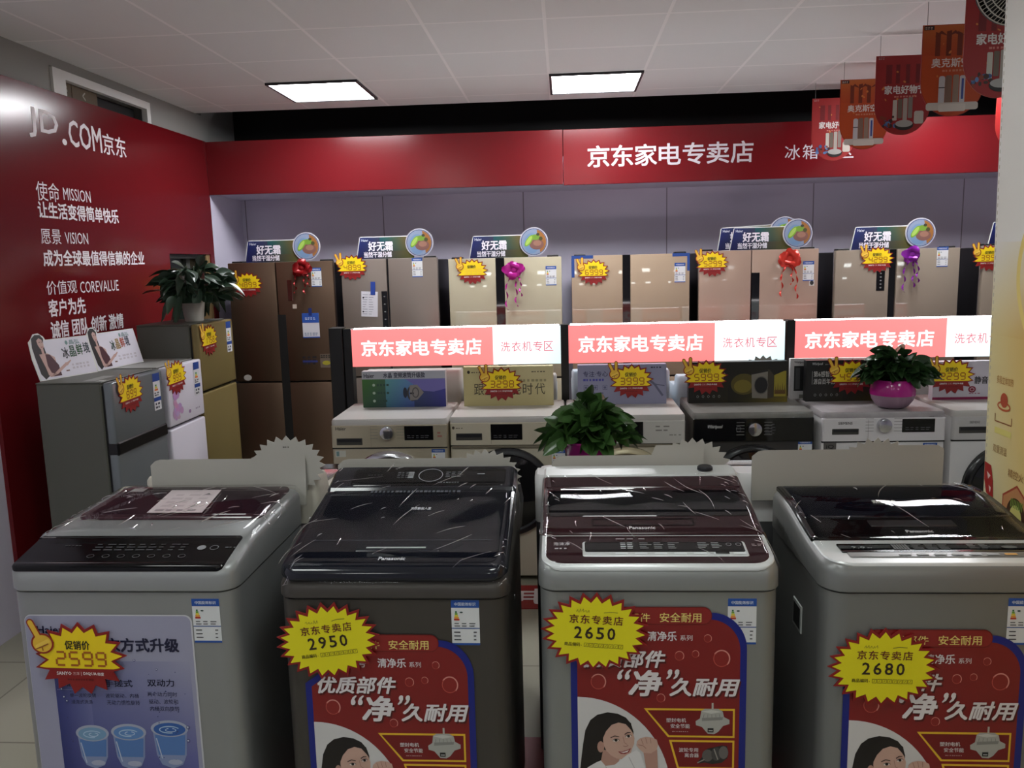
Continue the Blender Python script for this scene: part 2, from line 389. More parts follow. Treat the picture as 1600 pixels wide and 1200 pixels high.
# red strips laid on the floor in front of the machines
fs = tag(MB().box(-1.3, 2.6, 3.82, 4.11, 0.0, 0.004).build('floor_strip', mat('red_floor_film', (150, 20, 28), 0.4), smooth=0), 'red strip with white lettering stuck along the floor before the front-loading washers', 'floor sticker')
p = Print(Fr((0, 0, 0.004), (1, 0, 0), (0, 1, 0), (0, 0, 1)))
for k in range(2):
    for i, ch in enumerate('京东家电'): p.text(ch, -1.15 + k * 1.6 + i * 0.3, 3.87, -0.95 + k * 1.6 + i * 0.3, 4.06, (225, 215, 215), 1, 0.02)
p.build('lettering', PRINT, fs)
tag(MB().box(-1.5, 1.3, 2.20, 2.72, 0.0, 0.004).build('floor_strip', mat('pink_floor_film', (150, 70, 78), 0.4), smooth=0), 'dull pink strip on the floor under the nearest washing machines', 'floor sticker')

# ---------------------------------------------------------------- ceiling lamps
LITM = mat('lamp_diffuser', (250, 252, 255), 0.5, emit=LAMP)
LITM2 = mat('unseen_lamp_diffuser', (248, 255, 252), 0.5, emit=LAMP2)
def lamp(x, y, label, m=None):
    t = thing('ceiling_light', label, 'ceiling light', (x + 0.285, y + 0.285, 2.80), group='square ceiling light panels')
    f = MB()
    for a in (-1, 1):
        f.box(a * 0.275 - 0.008, a * 0.275 + 0.008, -0.283, 0.283, -0.014, 0.0); f.box(-0.267, 0.267, a * 0.275 - 0.008, a * 0.275 + 0.008, -0.014, 0.0)
    f.build('frame', DARKM, t, smooth=0)
    MB().box(-0.267, 0.267, -0.267, 0.267, -0.009, -0.002).build('diffuser', m or LITM, t, smooth=0)
lamp(-1.79, 5.075, 'square ceiling light panel nearest the red wall, above the dark copper fridge')
lamp(-0.07, 5.135, 'square ceiling light panel before the red fascia, the middle one of three')
lamp(2.21, 5.135, 'square ceiling light panel mostly hidden behind the hanging flags')
for x in (-1.78, -0.07, 2.21):
    for y in (1.145, -1.705): lamp(x, y, 'unseen square ceiling light panel added over the aisle to light the near washers', LITM2)  # out of view, rows placed to light the near washers

# ---------------------------------------------------------------- shared bits: price tags, energy labels, hands
YEL = (250, 218, 20); TAGRED = (150, 22, 22)
CARD = mat('grey_cardboard', (172, 168, 160), 0.75)
REDBOARD = mat('dark_red_card', (140, 22, 22), 0.55)
def hand_print(P, u, v, k, fingers=2, l=6):
    """printed yellow hand with raised fingers"""
    O = (150, 40, 15); S = (236, 190, 60); D = (150, 80, 20)
    F = [((u - .008 * k, v + .01 * k), (u - .026 * k, v + .048 * k)), ((u + .008 * k, v + .012 * k), (u + .008 * k, v + .056 * k))][:fingers]
    P.oval(u, v - .004 * k, .028 * k, .026 * k, O, l)
    for a, b in F: P.cap(a, b, .019 * k, O, l)
    P.oval(u, v - .004 * k, .0235 * k, .0215 * k, S, l + 1)
    for a, b in F: P.cap(a, b, .0125 * k, S, l + 1)
    P.cap((u - .012 * k, v - .012 * k), (u + .014 * k, v + .002 * k), .011 * k, (246, 206, 84), l + 2)
    P.line([(u - .016 * k, v - .018 * k), (u - .002 * k, v - .012 * k), (u + .015 * k, v - .004 * k)], .0028 * k, D, l + 3)
    P.line([(u - .001 * k, v - .012 * k), (u + .001 * k, v - .022 * k)], .0025 * k, D, l + 3)
def price_tag(price, label, loc, rotz=0.0, roll=0.0, fingers=2, faded=False, k=1.0, group='yellow starburst price tags'):
    t = thing('price_tag', label, 'price tag', loc, group=group)
    t.rotation_euler = (Matrix.Rotation(rotz, 3, 'Z') @ Matrix.Rotation(roll, 3, 'Y')).to_euler()
    fr = front(0, -0.003, 0)
    MB().prism(starpts(.112 * k, .092 * k, 17, .78, jit=.08), fr, 0.0025, fan=True).build('backing_card', REDBOARD, t, smooth=0)
    P = Print(fr, 0.0004)
    st = starpts(.102 * k, .082 * k, 17, .77, jit=.08); cut = -.026 * k
    tri = []
    for i in range(len(st)):
        a, b = st[i], st[(i + 1) % len(st)]; pts = [(0, 0), a, b]; out = []
        for q in range(3):
            A, B = pts[q], pts[(q + 1) % 3]
            if A[1] >= cut: out.append(A)
            if (A[1] >= cut) != (B[1] >= cut):
                f = (cut - A[1]) / (B[1] - A[1]); out.append((A[0] + f * (B[0] - A[0]), cut))
        if len(out) >= 3: P.poly(out, YEL, 0)
    P.text('促销价', -.034 * k, .022 * k, .026 * k, .044 * k, (20, 18, 18), 2, .02)
    dc = (245, 205, 60) if faded else (172, 92, 18)
    w = .0215 * k
    n = len(price); tot = n * w + (n - 1) * (w * .3 + .0045 * k)
    P.seg7(price, -tot / 2 + .002 * k, -.018 * k, w, .033 * k, .005 * k, dc, 2)
    P.text('SANYO', -.06 * k, -.043 * k, -.024 * k, -.0345 * k, (245, 235, 235), 2, .03, res=1)
    P.text('三洋', -.020 * k, -.043 * k, -.004 * k, -.0345 * k, (235, 200, 200), 2, res=1)
    P.rect(.0 * k, -.044 * k, .001 * k, -.034 * k, (235, 200, 200), 2)
    P.text('DIQUA', .006 * k, -.043 * k, .038 * k, -.0345 * k, (245, 235, 235), 2, .03, res=1)
    P.text('帝度', .040 * k, -.043 * k, .056 * k, -.0345 * k, (245, 235, 235), 2, .02, res=1)
    P.bars(-.035 * k, -.058 * k, .03 * k, -.051 * k, 1, 10, (105, 14, 16), 1)
    P.build('price_print', PRINT, t)
    H = Print(fr, 0.0006); hand_print(H, -.088 * k, .040 * k, k, fingers); H.build('hand_cutout', PRINT, t)
    return t
def energy_label(parent, fr, u, v, w, h, small=False, k=0.0):
    P = Print(fr, 0.0008 + k)
    P.rect(u, v - h, u + w, v, (222, 224, 226), 0)
    P.rect(u, v - h * .17, u + w, v, (30, 78, 160), 1); P.rect(u, v - h, u + w, v - h * .955, (30, 78, 160), 1); P.rect(u, v - h * .635, u + w, v - h * .615, (40, 80, 150), 1)
    P.text('中国能效标识', u + w * .12, v - h * .125, u + w * .88, v - h * .05, (225, 232, 245), 2, .01, res=1)
    for i, c in enumerate(((30, 110, 60), (120, 170, 60), (235, 215, 60), (240, 165, 60), (190, 60, 40))):
        P.rect(u + w * (.14 - .012 * i), v - h * (.24 + .042 * (i + 1)), u + w * (.20 + .022 * i), v - h * (.24 + .042 * i) - h * .004, c, 2)
    P.oval(u + w * .36, v - h * .27, w * .06, h * .018, (60, 80, 80), 2, 10)
    P.bars(u + w * .1, v - h * .60, u + w * .9, v - h * .49, 2, 3, (70, 70, 75), 2, .35, 3)
    P.bars(u + w * .08, v - h * .92, u + w * .5, v - h * .67, 3, 1, (60, 60, 65), 2, .3, 5); P.bars(u + w * .78, v - h * .92, u + w * .95, v - h * .67, 3, 1, (60, 60, 65), 2, .3, 6)
    return P.build('energy_label', PRINT, parent)

# ---------------------------------------------------------------- fridges along the back wall
DARKSIDE = mat('dark_fridge_side', (24, 22, 24), 0.5)
GROOVE = mat('black_glass_strip', (10, 10, 12), 0.06)
SEAL = mat('black_seal', (12, 12, 12), 0.6)
def fridge(x0, x1, h, dm, label, g0, g1, zs=0.86, deep=None, groove_z=(0.05, None), lab=None, ctl=None, d=0.62, cat='fridge'):
    xc = (x0 + x1) / 2; w = x1 - x0; Y = 5.84
    t = thing('refrigerator', label, cat, (xc, Y, 0), group='tall refrigerators along the back wall')
    MB().box(-w / 2 + .004, w / 2 - .004, .06, d, .03, h - .012, .006).build('cabinet', DARKSIDE, t)
    a, b = g0 - xc, g1 - xc; doors = []
    for zz0, zz1 in ((.06, zs - .006), (zs + .006, h)):
        for u0, u1, hinge in ((-w / 2, a, -1), (b, w / 2, 1)):
            door = MB().box(u0, u1, 0, .055, zz0, zz1, .005, 2).build('door', dm, t); doors.append(door)
    MB().box(-w / 2 + .01, w / 2 - .01, .03, .062, .05, h - .02).build('door_seal', SEAL, t, smooth=0)
    gz1 = groove_z[1] or h
    MB().box(a + .001, b - .001, .018, .03, groove_z[0], gz1).build('handle_groove', GROOVE, t, smooth=0)
    for s in (-1, 1): MB().box(s * (w / 2 - .06) - .04, s * (w / 2 - .06) + .04, .03, .11, h - .012, h + .012, .004).build('hinge_cover', DARKSIDE, t)
    for sx in (-1, 1):
        for sy in (.1, d - .06): MB().lathe([(.022, 0), (.022, .03)], 10, (sx * (w / 2 - .06), sy, 0)).build('foot', SEAL, t)
    if lab: energy_label(doors[3], front(-xc, 0, 0), lab[0], lab[1], .075, .135)
    if ctl: 
        CP = MB().box(ctl[0] - xc, ctl[1] - xc, -.002, .01, ctl[3], ctl[2], .002).build('control_panel', GROOVE, doors[2])
        P = Print(front(-xc, -.002, 0)); m = (ctl[0] + ctl[1]) / 2
        for i in range(5): P.oval(m, ctl[2] - (i + .7) * (ctl[2] - ctl[3]) / 5.6, .007, .005, (120, 120, 120), 1, 8)
        P.build('buttons', PRINT, doors[2])
    return t
COPPER = mat('copper_brushed_steel', (112, 90, 74), 0.33, 0.7, bump=(60, 0.03), stretch=(30, 30, 0.4))
STEEL2 = mat('warm_grey_steel', (136, 124, 116), 0.36, 0.4)
GOLD3 = mat('pale_gold_glass_door', (182, 174, 150), 0.04)
GOLD4 = mat('tan_gold_glass_door', (168, 148, 126), 0.04)
ROSE5 = mat('rose_gold_door', (172, 146, 130), 0.3, 0.2, coat=0.3)
TAUPE6 = mat('taupe_glass_door', (146, 134, 120), 0.05)
F1 = fridge(-2.42, -1.65, 1.73, COPPER, 'dark copper four-door fridge in the corner beside the red wall', -2.074, -2.066, lab=(-1.81, 1.683))
MB().box(-2.075 + 2.035, -2.015 + 2.035, -.001, .03, .05, 1.352).build('handle_recess', SEAL, F1, smooth=0)
MB().box(-1.99 + 2.035, -1.955 + 2.035, -.002, .01, 1.45, 1.60, .002).build('control_panel', mat('brown_glass', (70, 30, 26), 0.1), F1)
P = Print(front(2.035, 0, 0))
P.rect(-1.96, 1.395, -1.93, 1.425, (190, 175, 160)); P.build('panel_sticker', PRINT, F1); P = Print(front(2.035, 0, 0)); P.bars(-1.91, .98, -1.80, 1.05, 3, 3, (40, 34, 40)); P.rect(-1.91, 1.0, -1.80, 1.015, (50, 56, 120), 2)
P.rect(-1.78, .96, -1.69, 1.06, (110, 96, 84)); P.bars(-1.775, 1.03, -1.70, 1.055, 2, 4, (40, 36, 30), 2); P.oval(-1.735, .995, .03, .016, (170, 160, 50), 2); P.build('feature_sticker', PRINT, F1); P = Print(front(2.035, 0, 0)); P.oval(-2.33, .895, .03, .022, (190, 186, 180), 1); P.build('round_sticker', PRINT, F1)
F2 = fridge(-1.59, -.895, 1.735, STEEL2, 'warm grey matt steel fridge with a sheet of paper taped on its door', -1.262, -1.248, zs=.885, lab=(-1.075, 1.735), ctl=(-1.305, -1.263, 1.505, 1.2))
F3 = fridge(-.815, -.013, 1.72, GOLD3, 'pale gold glass fridge wearing a magenta ribbon bow', -.48, -.417, lab=(-.125, 1.655))
F4 = fridge(.058, .88, 1.72, GOLD4, 'tan gold glass fridge with blue tape on its top corners', .415, .470, lab=(.775, 1.655))
P = Print(front(-.469, 0, 0)); B = (34, 70, 140)
P.rect(.058, 1.70, .21, 1.722, B); P.rect(.058, 1.57, .078, 1.70, B); P.rect(.76, 1.70, .88, 1.722, B); P.rect(.862, 1.60, .88, 1.70, B); P.build('blue_tape', PRINT, F4)
F5 = fridge(.945, 1.76, 1.73, ROSE5, 'rose gold fridge wearing a red ribbon bow, two banners on its top', 1.302, 1.307, lab=(1.655, 1.645))
MB().box(1.307 - 1.3525, 1.362 - 1.3525, -.001, .012, .9, 1.575, .002).build('handle_plate', GROOVE, F5)
P = Print(front(-1.3525, 0, 0)); P.rect(1.70, 1.475, 1.735, 1.515, (200, 196, 190)); P.oval(1.7175, 1.496, .013, .015, (30, 30, 30), 1); P.build('round_sticker', PRINT, F5)
F6 = fridge(1.875, 2.705, 1.712, TAUPE6, 'taupe glass fridge wearing a purple ribbon bow', 2.237, 2.287, lab=(2.55, 1.72), ctl=(2.153, 2.210, 1.566, 1.43))
F7 = fridge(2.86, 3.66, 1.72, TAUPE6, 'taupe fridge at the end of the row, half hidden by the tall advertising panel', 3.24, 3.26)

# ---------------------------------------------------------------- fridges against the left wall
def side_fridge(y0, y1, h, dm, cab, label, zs, d=.36, handle=False):
    w = y1 - y0
    t = thing('refrigerator', label, 'fridge', (-2.05, (y0 + y1) / 2, 0), PI / 2, group='small two-door fridges by the red wall')
    MB().box(-w / 2, w / 2, .055, d, .03, h - .006, .006).build('cabinet', cab, t)
    MB().box(-w / 2, w / 2, .05, d, h - .006, h, .002).build('top_plate', cab, t)
    MB().box(-w / 2 + .01, w / 2 - .01, .035, .06, .05, h - .02).build('door_seal', SEAL, t, smooth=0)
    for a, b in ((.05, zs - .007), (zs + .007, h - .004)): MB().box(-w / 2, w / 2, 0, .045, a, b, .01, 3).build('door', dm, t)
    DR = [c_ for c_ in t.children if c_.name.startswith('door') and 'seal' not in c_.name][-1]
    if handle: MB().box(-w / 2 - .002, w / 2 + .002, -.006, .05, zs - .03, zs + .035, .008).build('handle', mat('black_plastic', (14, 14, 15), 0.3), DR)
    for s in (-1, 1): MB().lathe([(.02, 0), (.02, .03)], 10, (s * (w / 2 - .05), .1, 0)).lathe([(.02, 0), (.02, .03)], 10, (s * (w / 2 - .05), d - .05, 0)).build('foot', SEAL, t)
    P = Print(front(0, 0, 0), .001); u = w / 2 - .105
    P.rect(u, h - .20, u + .07, h - .015, (215, 216, 220)); P.rect(u, h - .055, u + .07, h - .015, (26, 64, 140), 1); P.rect(u, h - .155, u + .07, h - .135, (26, 64, 140), 1)
    for i, c in enumerate(((60, 130, 60), (220, 200, 60), (230, 120, 40))): P.rect(u + .02 - i * .004, h - .08 - i * .011, u + .035 + i * .006, h - .071 - i * .011, c, 2)
    P.bars(u + .008, h - .13, u + .06, h - .108, 2, 2, (80, 80, 90), 2); P.bars(u + .01, h - .195, u + .06, h - .16, 2, 2, (60, 60, 70), 2)
    P.build('energy_label', PRINT, DR)
    return t
GREYF = mat('grey_fridge_side', (90, 90, 83), 0.5)
S1 = side_fridge(3.55, 4.02, 1.20, mat('silver_grey_door', (122, 128, 132), 0.3, 0.4), GREYF, 'small grey two-door fridge nearest the viewer by the red wall', .885, handle=True)
P = Print(Fr((0, .20, 1.2), (1, 0, 0), (0, 1, 0), (0, 0, 1)), .001); P.rect(-.20, -.10, -.02, -.04, (150, 150, 146)); P.rect(-.215, -.145, -.17, -.11, (190, 190, 184), 1); P.build('top_stickers', PRINT, S1)
S2 = side_fridge(4.065, 4.475, 1.20, mat('white_door', (218, 214, 226), 0.3), mat('grey_white_side', (150, 150, 146), 0.5), 'small white two-door fridge with a pink flower pattern', .875)
P = Print(front(0, 0, 0), .0009); q = random.Random(4)
for i in range(16):
    u, v = -.115 + q.uniform(-.045, .045), .985 + q.uniform(-.075, .075); P.oval(u, v, q.uniform(.012, .025), q.uniform(.015, .03), (q.randint(176, 200), q.randint(138, 162), q.randint(176, 200)), i % 4, 9, q.random() * 3)
P.oval(0.02, .93, .014, .01, (150, 120, 160), 2); P.bars(.09, .925, .15, .94, 1, 3, (170, 160, 180), 2); P.build('flower_print', PRINT, [c_ for c_ in S2.children if c_.name.startswith('door') and 'seal' not in c_.name][-1])
S3 = side_fridge(4.475, 4.955, 1.39, mat('olive_gold_door', (134, 118, 74), 0.35, 0.3), GREYF, 'tall olive gold two-door fridge carrying the potted peace lily', 1.0)

# ---------------------------------------------------------------- banners standing on the fridges
def fridge_banner(x0, label, z, y=6.02, k=1.0, tilt=0.0):
    """flat cut-out banner: slanted board plus a round plate picture at its end"""
    t = thing('promotion_banner', label, 'promotion sign', (x0, y, z), group='fresh fruit banners on top of the fridges')
    h = .165 * k; L = .43 * k; sk = .03 * k; cx, cy, r = .475 * k, .112 * k, .103 * k
    MB().prism([(0, 0), (L, 0), (L + .01, h), (sk + .01, h), (sk, h - .01)], front(0, 0, 0), .006).build('board', WHITEP, t, smooth=0)
    P = Print(front(0, 0, 0)); 
    P.grad(.006, .004, L, h - .006, (10, 14, 74), (84, 84, 30), (120, 92, 34), (14, 34, 104), 0, 12, 3, sk)
    P.grad(L * .42, .06, L, h - .006, (16, 56, 84), (98, 88, 32), (128, 86, 34), (14, 84, 90), 1, 8, 3, 0)
    P.text('Haier', sk + .015, h - .035, sk + .065, h - .017, (220, 224, 240), 2, .02, res=1)
    P.text('好无霜', .095 * k, .062 * k, .275 * k, .128 * k, (236, 230, 240), 3, .03)
    P.text('当然干湿分储', .06 * k, .014 * k, .265 * k, .054 * k, (236, 230, 240), 3, .03, res=1)
    P.build('banner_print', PRINT, t)
    MB().lathe([(r, 0), (r, .008)], 32, (cx, -.002, cy), 'y').build('plate_disc', WHITEP, t); PD = [c_ for c_ in t.children if c_.name.startswith('plate_disc')][0]
    P = Print(front(0, -.010, 0))
    P.ring(cx, cy, r * .99, r * .99, r * .07, (176, 175, 190), 0, 32); P.ring(cx, cy, r * .92, r * .92, r * .06, (36, 44, 90), 0, 32)
    P.oval(cx, cy, r * .88, r * .88, (132, 146, 172), 1, 30); P.oval(cx - r * .15, cy - r * .1, r * .55, r * .7, (112, 140, 176), 2, 24)
    P.fan([(cx + r * .86 * math.cos(a), cy + r * .86 * math.sin(a)) for a in [-PI * .33 + PI * .75 * i / 12 for i in range(13)]], (150, 98, 46), 2)
    P.oval(cx + .02 * k, cy - .018 * k, .052 * k, .038 * k, (122, 84, 76), 3); P.oval(cx + .025 * k, cy - .01 * k, .03 * k, .02 * k, (150, 108, 92), 4)
    P.oval(cx + .012 * k, cy + .032 * k, .034 * k, .02 * k, (110, 150, 50), 3); P.oval(cx + .05 * k, cy + .022 * k, .014 * k, .014 * k, (70, 70, 36), 4); P.oval(cx + .03 * k, cy + .052 * k, .012 * k, .01 * k, (60, 60, 40), 4)
    P.oval(cx - .035 * k, cy + .008 * k, .048 * k, .02 * k, (116, 160, 44), 4, 20, .95); P.oval(cx - .036 * k, cy + .009 * k, .038 * k, .013 * k, (160, 192, 90), 5, 20, .95)
    P.build('plate_print', PRINT, PD)
    MB().box(.15, .17, .003, .12, 0, .004).box(.15, .17, .003, .006, 0, .12).build('prop', CARD, t, smooth=0)
    return t
BT = 'blue green banner with a round fruit plate on '
for x, z, l in ((-2.36, 1.728, BT + 'the dark copper fridge'), (-1.52, 1.733, BT + 'the warm grey fridge'), (-.685, 1.718, BT + 'the pale gold fridge'),
                (1.185, 1.728, 'front one of two fruit plate banners on the rose gold fridge'), (2.03, 1.71, BT + 'the taupe purple-bow fridge'), (2.97, 1.718, BT + 'the last fridge by the advertising panel')):
    fridge_banner(x, l, z)
b = fridge_banner(1.105, 'rear one of two fruit plate banners on the rose gold fridge', 1.728, 6.045); b.rotation_euler = (0, -.04, 0)

# ---------------------------------------------------------------- tags, notes and bows on the fridges
for x, z, pr, l in ((-2.28, 1.575, '4899', 'yellow price tag reading 4899 on the dark copper fridge'), (-1.508, 1.68, '4899', 'yellow price tag reading 4899 on the warm grey fridge'),
                    (-.645, 1.63, '3999', 'yellow price tag with faded digits on the pale gold fridge'), (.212, 1.605, '6999', 'yellow price tag reading 6999 on the tan gold fridge'),
                    (1.035, 1.645, '5299', 'yellow price tag reading 5299 on the rose gold fridge'), (2.155, 1.645, '4299', 'yellow price tag reading 4299 on the taupe fridge'),
                    (2.90, 1.64, '3999', 'yellow price tag reading 399 and a hidden digit beside the advertising panel')):
    price_tag(pr, l, (x, 5.8385, z), faded='faded' in l)
for y, z, pr, l in ((3.70, 1.125, '899', 'yellow price tag reading 899 on the small grey fridge'), (4.165, 1.135, '999', 'yellow price tag reading 999 on the white flowered fridge'), (4.60, 1.29, '1758', 'yellow price tag on the olive gold fridge')):
    price_tag(pr, l, (-2.0485, y, z), PI / 2, -.03, k=1.0)
def bow(label, loc, c, tail=.2, seed=1, s=1.0):
    t = thing('ribbon_bow', label, 'ribbon bow', loc, group='shiny ribbon bows on fridge doors')
    m = mat('ribbon_%d_%d_%d' % c, c, 0.28, 0.3); q = random.Random(seed); L = MB()
    for k in range(11):
        a = 2 * PI * k / 11 + q.uniform(-.15, .15); r = q.uniform(.034, .050) * s; w = q.uniform(.016, .022) * s; lift = .008 + .010 * (k % 3)
        def fn(u, v, a=a, r=r, w=w, lift=lift):
            x = (u * 2 - 1) * w * math.sin(PI * min(1, .12 + v * .8)) ** .8; rr = r * v
            return (rr * math.cos(a) - x * math.sin(a), -.006 - lift * math.sin(PI * min(1, v * .9)) - abs(u * 2 - 1) * .004, rr * math.sin(a) * .85 + x * math.cos(a) + .008)
        L.grid(4, 6, fn)
    L.build('loops', m, t, fix=False)
    MB().lathe([(.004 * s, -.022), (.012 * s, -.012), (.012 * s, .0), (.004 * s, .006)], 10, (0, -.024, .01), 'y').build('knot', m, t)
    T = MB()
    for k, dx in enumerate((-.03, .028, .01)):
        ln = tail * q.uniform(.6, 1.05); ph = q.uniform(0, 6)
        def fn(u, v, dx=dx, ln=ln, ph=ph):
            z = -u * ln; x = dx * min(1, u * 3) * s + .01 * math.sin(u * 16 + ph) * u + (v - .5) * .012 * math.cos(u * 14 + ph)
            return (x, -.018 - .006 * math.sin(u * 16 + ph + 1.5) + (v - .5) * .014 * math.sin(u * 14 + ph), z)
        T.grid(40, 1, fn)
    T.build('tails', m, t, fix=False)
    return t
bow('red ribbon bow with long tails on the dark copper fridge', (-1.875, 5.8385, 1.675), (140, 18, 22), .21, 1, 1.7)
bow('magenta ribbon bow with curly tails on the pale gold fridge', (-.352, 5.8385, 1.625), (168, 20, 130), .26, 2, 1.7)
bow('orange red ribbon bow on the rose gold fridge', (1.56, 5.8385, 1.655), (190, 44, 30), .26, 3, 1.75)
bow('purple ribbon bow on the taupe fridge', (2.378, 5.8385, 1.665), (128, 30, 150), .25, 4, 1.55)
n = thing('paper_note', 'white sheet of printed paper hanging from blue tape on the warm grey fridge', 'paper note', (-1.395, 5.838, 1.415), rot=(0, .05, 0))
MB().box(-.06, .06, -.0012, 0, -.09, .09).build('sheet', mat('white_paper', (214, 212, 220), 0.7), n, smooth=0)
P = Print(front(0, -.0012, 0)); P.bars(-.05, -.08, .04, .075, 9, 2, (150, 150, 160), 0, .25, 8); P.oval(-.045, .045, .006, .006, (40, 40, 50), 1); P.oval(-.045, -.055, .006, .006, (40, 40, 50), 1); P.rect(.008, .065, .042, .16, (36, 66, 150), 2); P.build('writing', PRINT, n)
n = thing('paper_note', 'blue and white leaflet taped on the dark copper fridge', 'paper note', (-1.833, 5.838, 1.27))
MB().box(-.062, .062, -.0012, 0, -.09, .09).build('sheet', MATS['white_paper'], n, smooth=0)
P = Print(front(0, -.0012, 0)); P.rect(-.062, .02, .062, .09, (44, 84, 170)); P.rect(-.062, -.09, .062, -.082, (44, 84, 170)); P.bars(-.04, .04, .04, .06, 2, 4, (200, 210, 235), 1); P.bars(-.05, -.075, .05, -.05, 2, 5, (150, 160, 180), 1); P.rect(-.012, .07, .012, .125, (24, 44, 110), 1); P.build('writing', PRINT, n)

# ---------------------------------------------------------------- two boards with a printed woman on the small fridges
def lean_board(a, b, h, back, label, fruit):
    A = Vector((a[0], a[1], 1.2015)); B = Vector((b[0], b[1], 1.2015)); U = (B - A).normalized(); L = (B - A).length
    Nh = U.cross(Vector((0, 0, 1))); V = (Vector((0, 0, 1)) * h - Nh * back).normalized()
    t = thing('advertising_board', label, 'promotion sign', A, group='white leaning boards on the small fridges')
    fr = Fr((0, 0, 0), U, V, U.cross(V)); H = math.hypot(h, back); k = H / .2
    out = [(.0, 0), (L, 0), (L - .004, H * .90), (.085, H * .90), (.078, H * .98), (.055, H * 1.06), (.03, H * 1.05), (.012, H * .95), (-.005, H * .88), (-.01, H * .5)]
    MB().prism(out, fr, .005).build('board', WHITEP, t, smooth=0)
    P = Print(fr)
    P.poly([(.004, .004), (L - .004, .004), (L - .008, H * .88), (.08, H * .88), (.004, H * .85)], (222, 218, 230))
    S = (196, 160, 152); D = (28, 20, 24); V_ = (70, 22, 36)
    c = lambda pts: [(u, v * k) for u, v in pts]
    P.fan(c([(.006, .10), (.004, .15), (.012, .19), (.035, .206), (.062, .204), (.075, .185), (.066, .16), (.07, .11), (.06, .02), (.03, .004), (.012, .03)]), D, 1)
    P.fan(c([(.036, .18), (.05, .19), (.064, .182), (.068, .165), (.066, .148), (.056, .138), (.044, .143), (.037, .16)]), S, 2)
    P.rect(.047, .115 * k, .06, .142 * k, S, 2)
    P.poly(c([(.03, .118), (.075, .118), (.108, .098), (.112, .02), (.05, .02), (.045, .06)]), S, 2)
    P.poly(c([(.062, .116), (.085, .112), (.118, .06), (.12, .012), (.07, .012), (.058, .06)]), V_, 3)
    P.poly(c([(.034, .10), (.046, .10), (.068, .03), (.10, .02), (.165, .055), (.168, .064), (.15, .062), (.098, .034), (.075, .012), (.055, .012)]), S, 4)
    P.poly(c([(.15, .055), (.165, .052), (.192, .072), (.19, .077), (.17, .068), (.155, .066)]), S, 4)
    P.line(c([(.045, .17), (.051, .172)]), .003, D, 5); P.line(c([(.057, .172), (.063, .17)]), .003, D, 5); P.line(c([(.05, .149), (.06, .149)]), .003, (130, 40, 50), 5)
    G = [(40, 40, 50), (50, 84, 60), (40, 84, 50), (30, 50, 60)] if not fruit else [(40, 70, 60), (150, 120, 50), (170, 70, 40), (50, 50, 70)]
    for i, ch in enumerate('冰晶鲜境'): P.text(ch, .155 + i * .042, (.085 + .004 * i) * k, .190 + i * .042, (.135 + .004 * i) * k, G[i], 2, .02)
    P.oval(L - .135, H * .78, .008, .01 * k, (120, 150, 150), 2); P.text('晶弘', L - .12, H * .73, L - .06, H * .83, (120, 146, 150), 2, .02, res=1)
    P.bars(.19, .03 * k, L - .03, .06 * k, 2, 5, (198, 190, 200), 2, .6, 5); P.bars(.15, .024 * k, .175, .034 * k, 1, 1, (120, 90, 80), 2, .6)
    P.build('board_print', PRINT, t)
lean_board((-2.415, 3.60), (-2.325, 3.915), .205, .05, 'nearer white board with a printed woman on the small grey fridge', False)
lean_board((-2.335, 3.935), (-2.30, 4.32), .205, .05, 'farther white board with a printed woman and orange lettering on the white fridge', True)

# ---------------------------------------------------------------- plants
def leaf(mb, base, d, L, w, droop, shape='lance', roll=0.0, n=7, zmin=.012):
    d = Vector(d).normalized(); s = d.cross(Vector((0, 0, 1)))
    if s.length < .05: s = Vector((1, 0, 0))
    s.normalize(); up = s.cross(d); s2 = s * math.cos(roll) + up * math.sin(roll)
    up = s2.cross(d)
    def fn(u, v):
        x = u * 2 - 1
        if shape == 'lance': pr = math.sin(PI * min(1, v * .96 + .03)) ** .8 * (1.1 - .3 * v)
        else: pr = (math.sin(PI * (v ** .6)) ** .7) if 0 < v < 1 else 0.0
        p = Vector(base) + d * (L * v) - Vector((0, 0, 1)) * (droop * L * v * v) + s2 * (x * w / 2 * pr) + up * (abs(x) * w * .16 * pr)
        return Vector((p.x, p.y, max(p.z, zmin)))
    mb.grid(4, n, fn)
def leaf_mat(name, c, c2, rough=0.35):
    m = mat(name, c, rough, bump=(60, .15), var=0.6); return m
LIL = leaf_mat('dark_lily_leaf', (44, 62, 48), None, .3); POTH = leaf_mat('green_pothos_leaf', (54, 84, 40), None, .28); POTH2 = leaf_mat('deep_green_pothos_leaf', (42, 66, 36), None, .28); STEM = mat('green_stem', (60, 84, 44), 0.5)
t = thing('potted_plant', 'peace lily with dark drooping leaves in a white pot on the olive gold fridge', 'potted plant', (-2.19, 4.74, 1.39))
MB().lathe([(.048, 0), (.052, .004), (.068, .125), (.071, .13), (.071, .142), (.063, .142), (.058, .11)], 28).build('pot', mat('white_pot', (196, 192, 184), 0.5), t)
MB().lathe([(.06, .112), (.001, .12)], 20).build('soil', mat('soil', (40, 30, 24), 0.9), t)
ms = MB(); ml = MB(); q = random.Random(12)
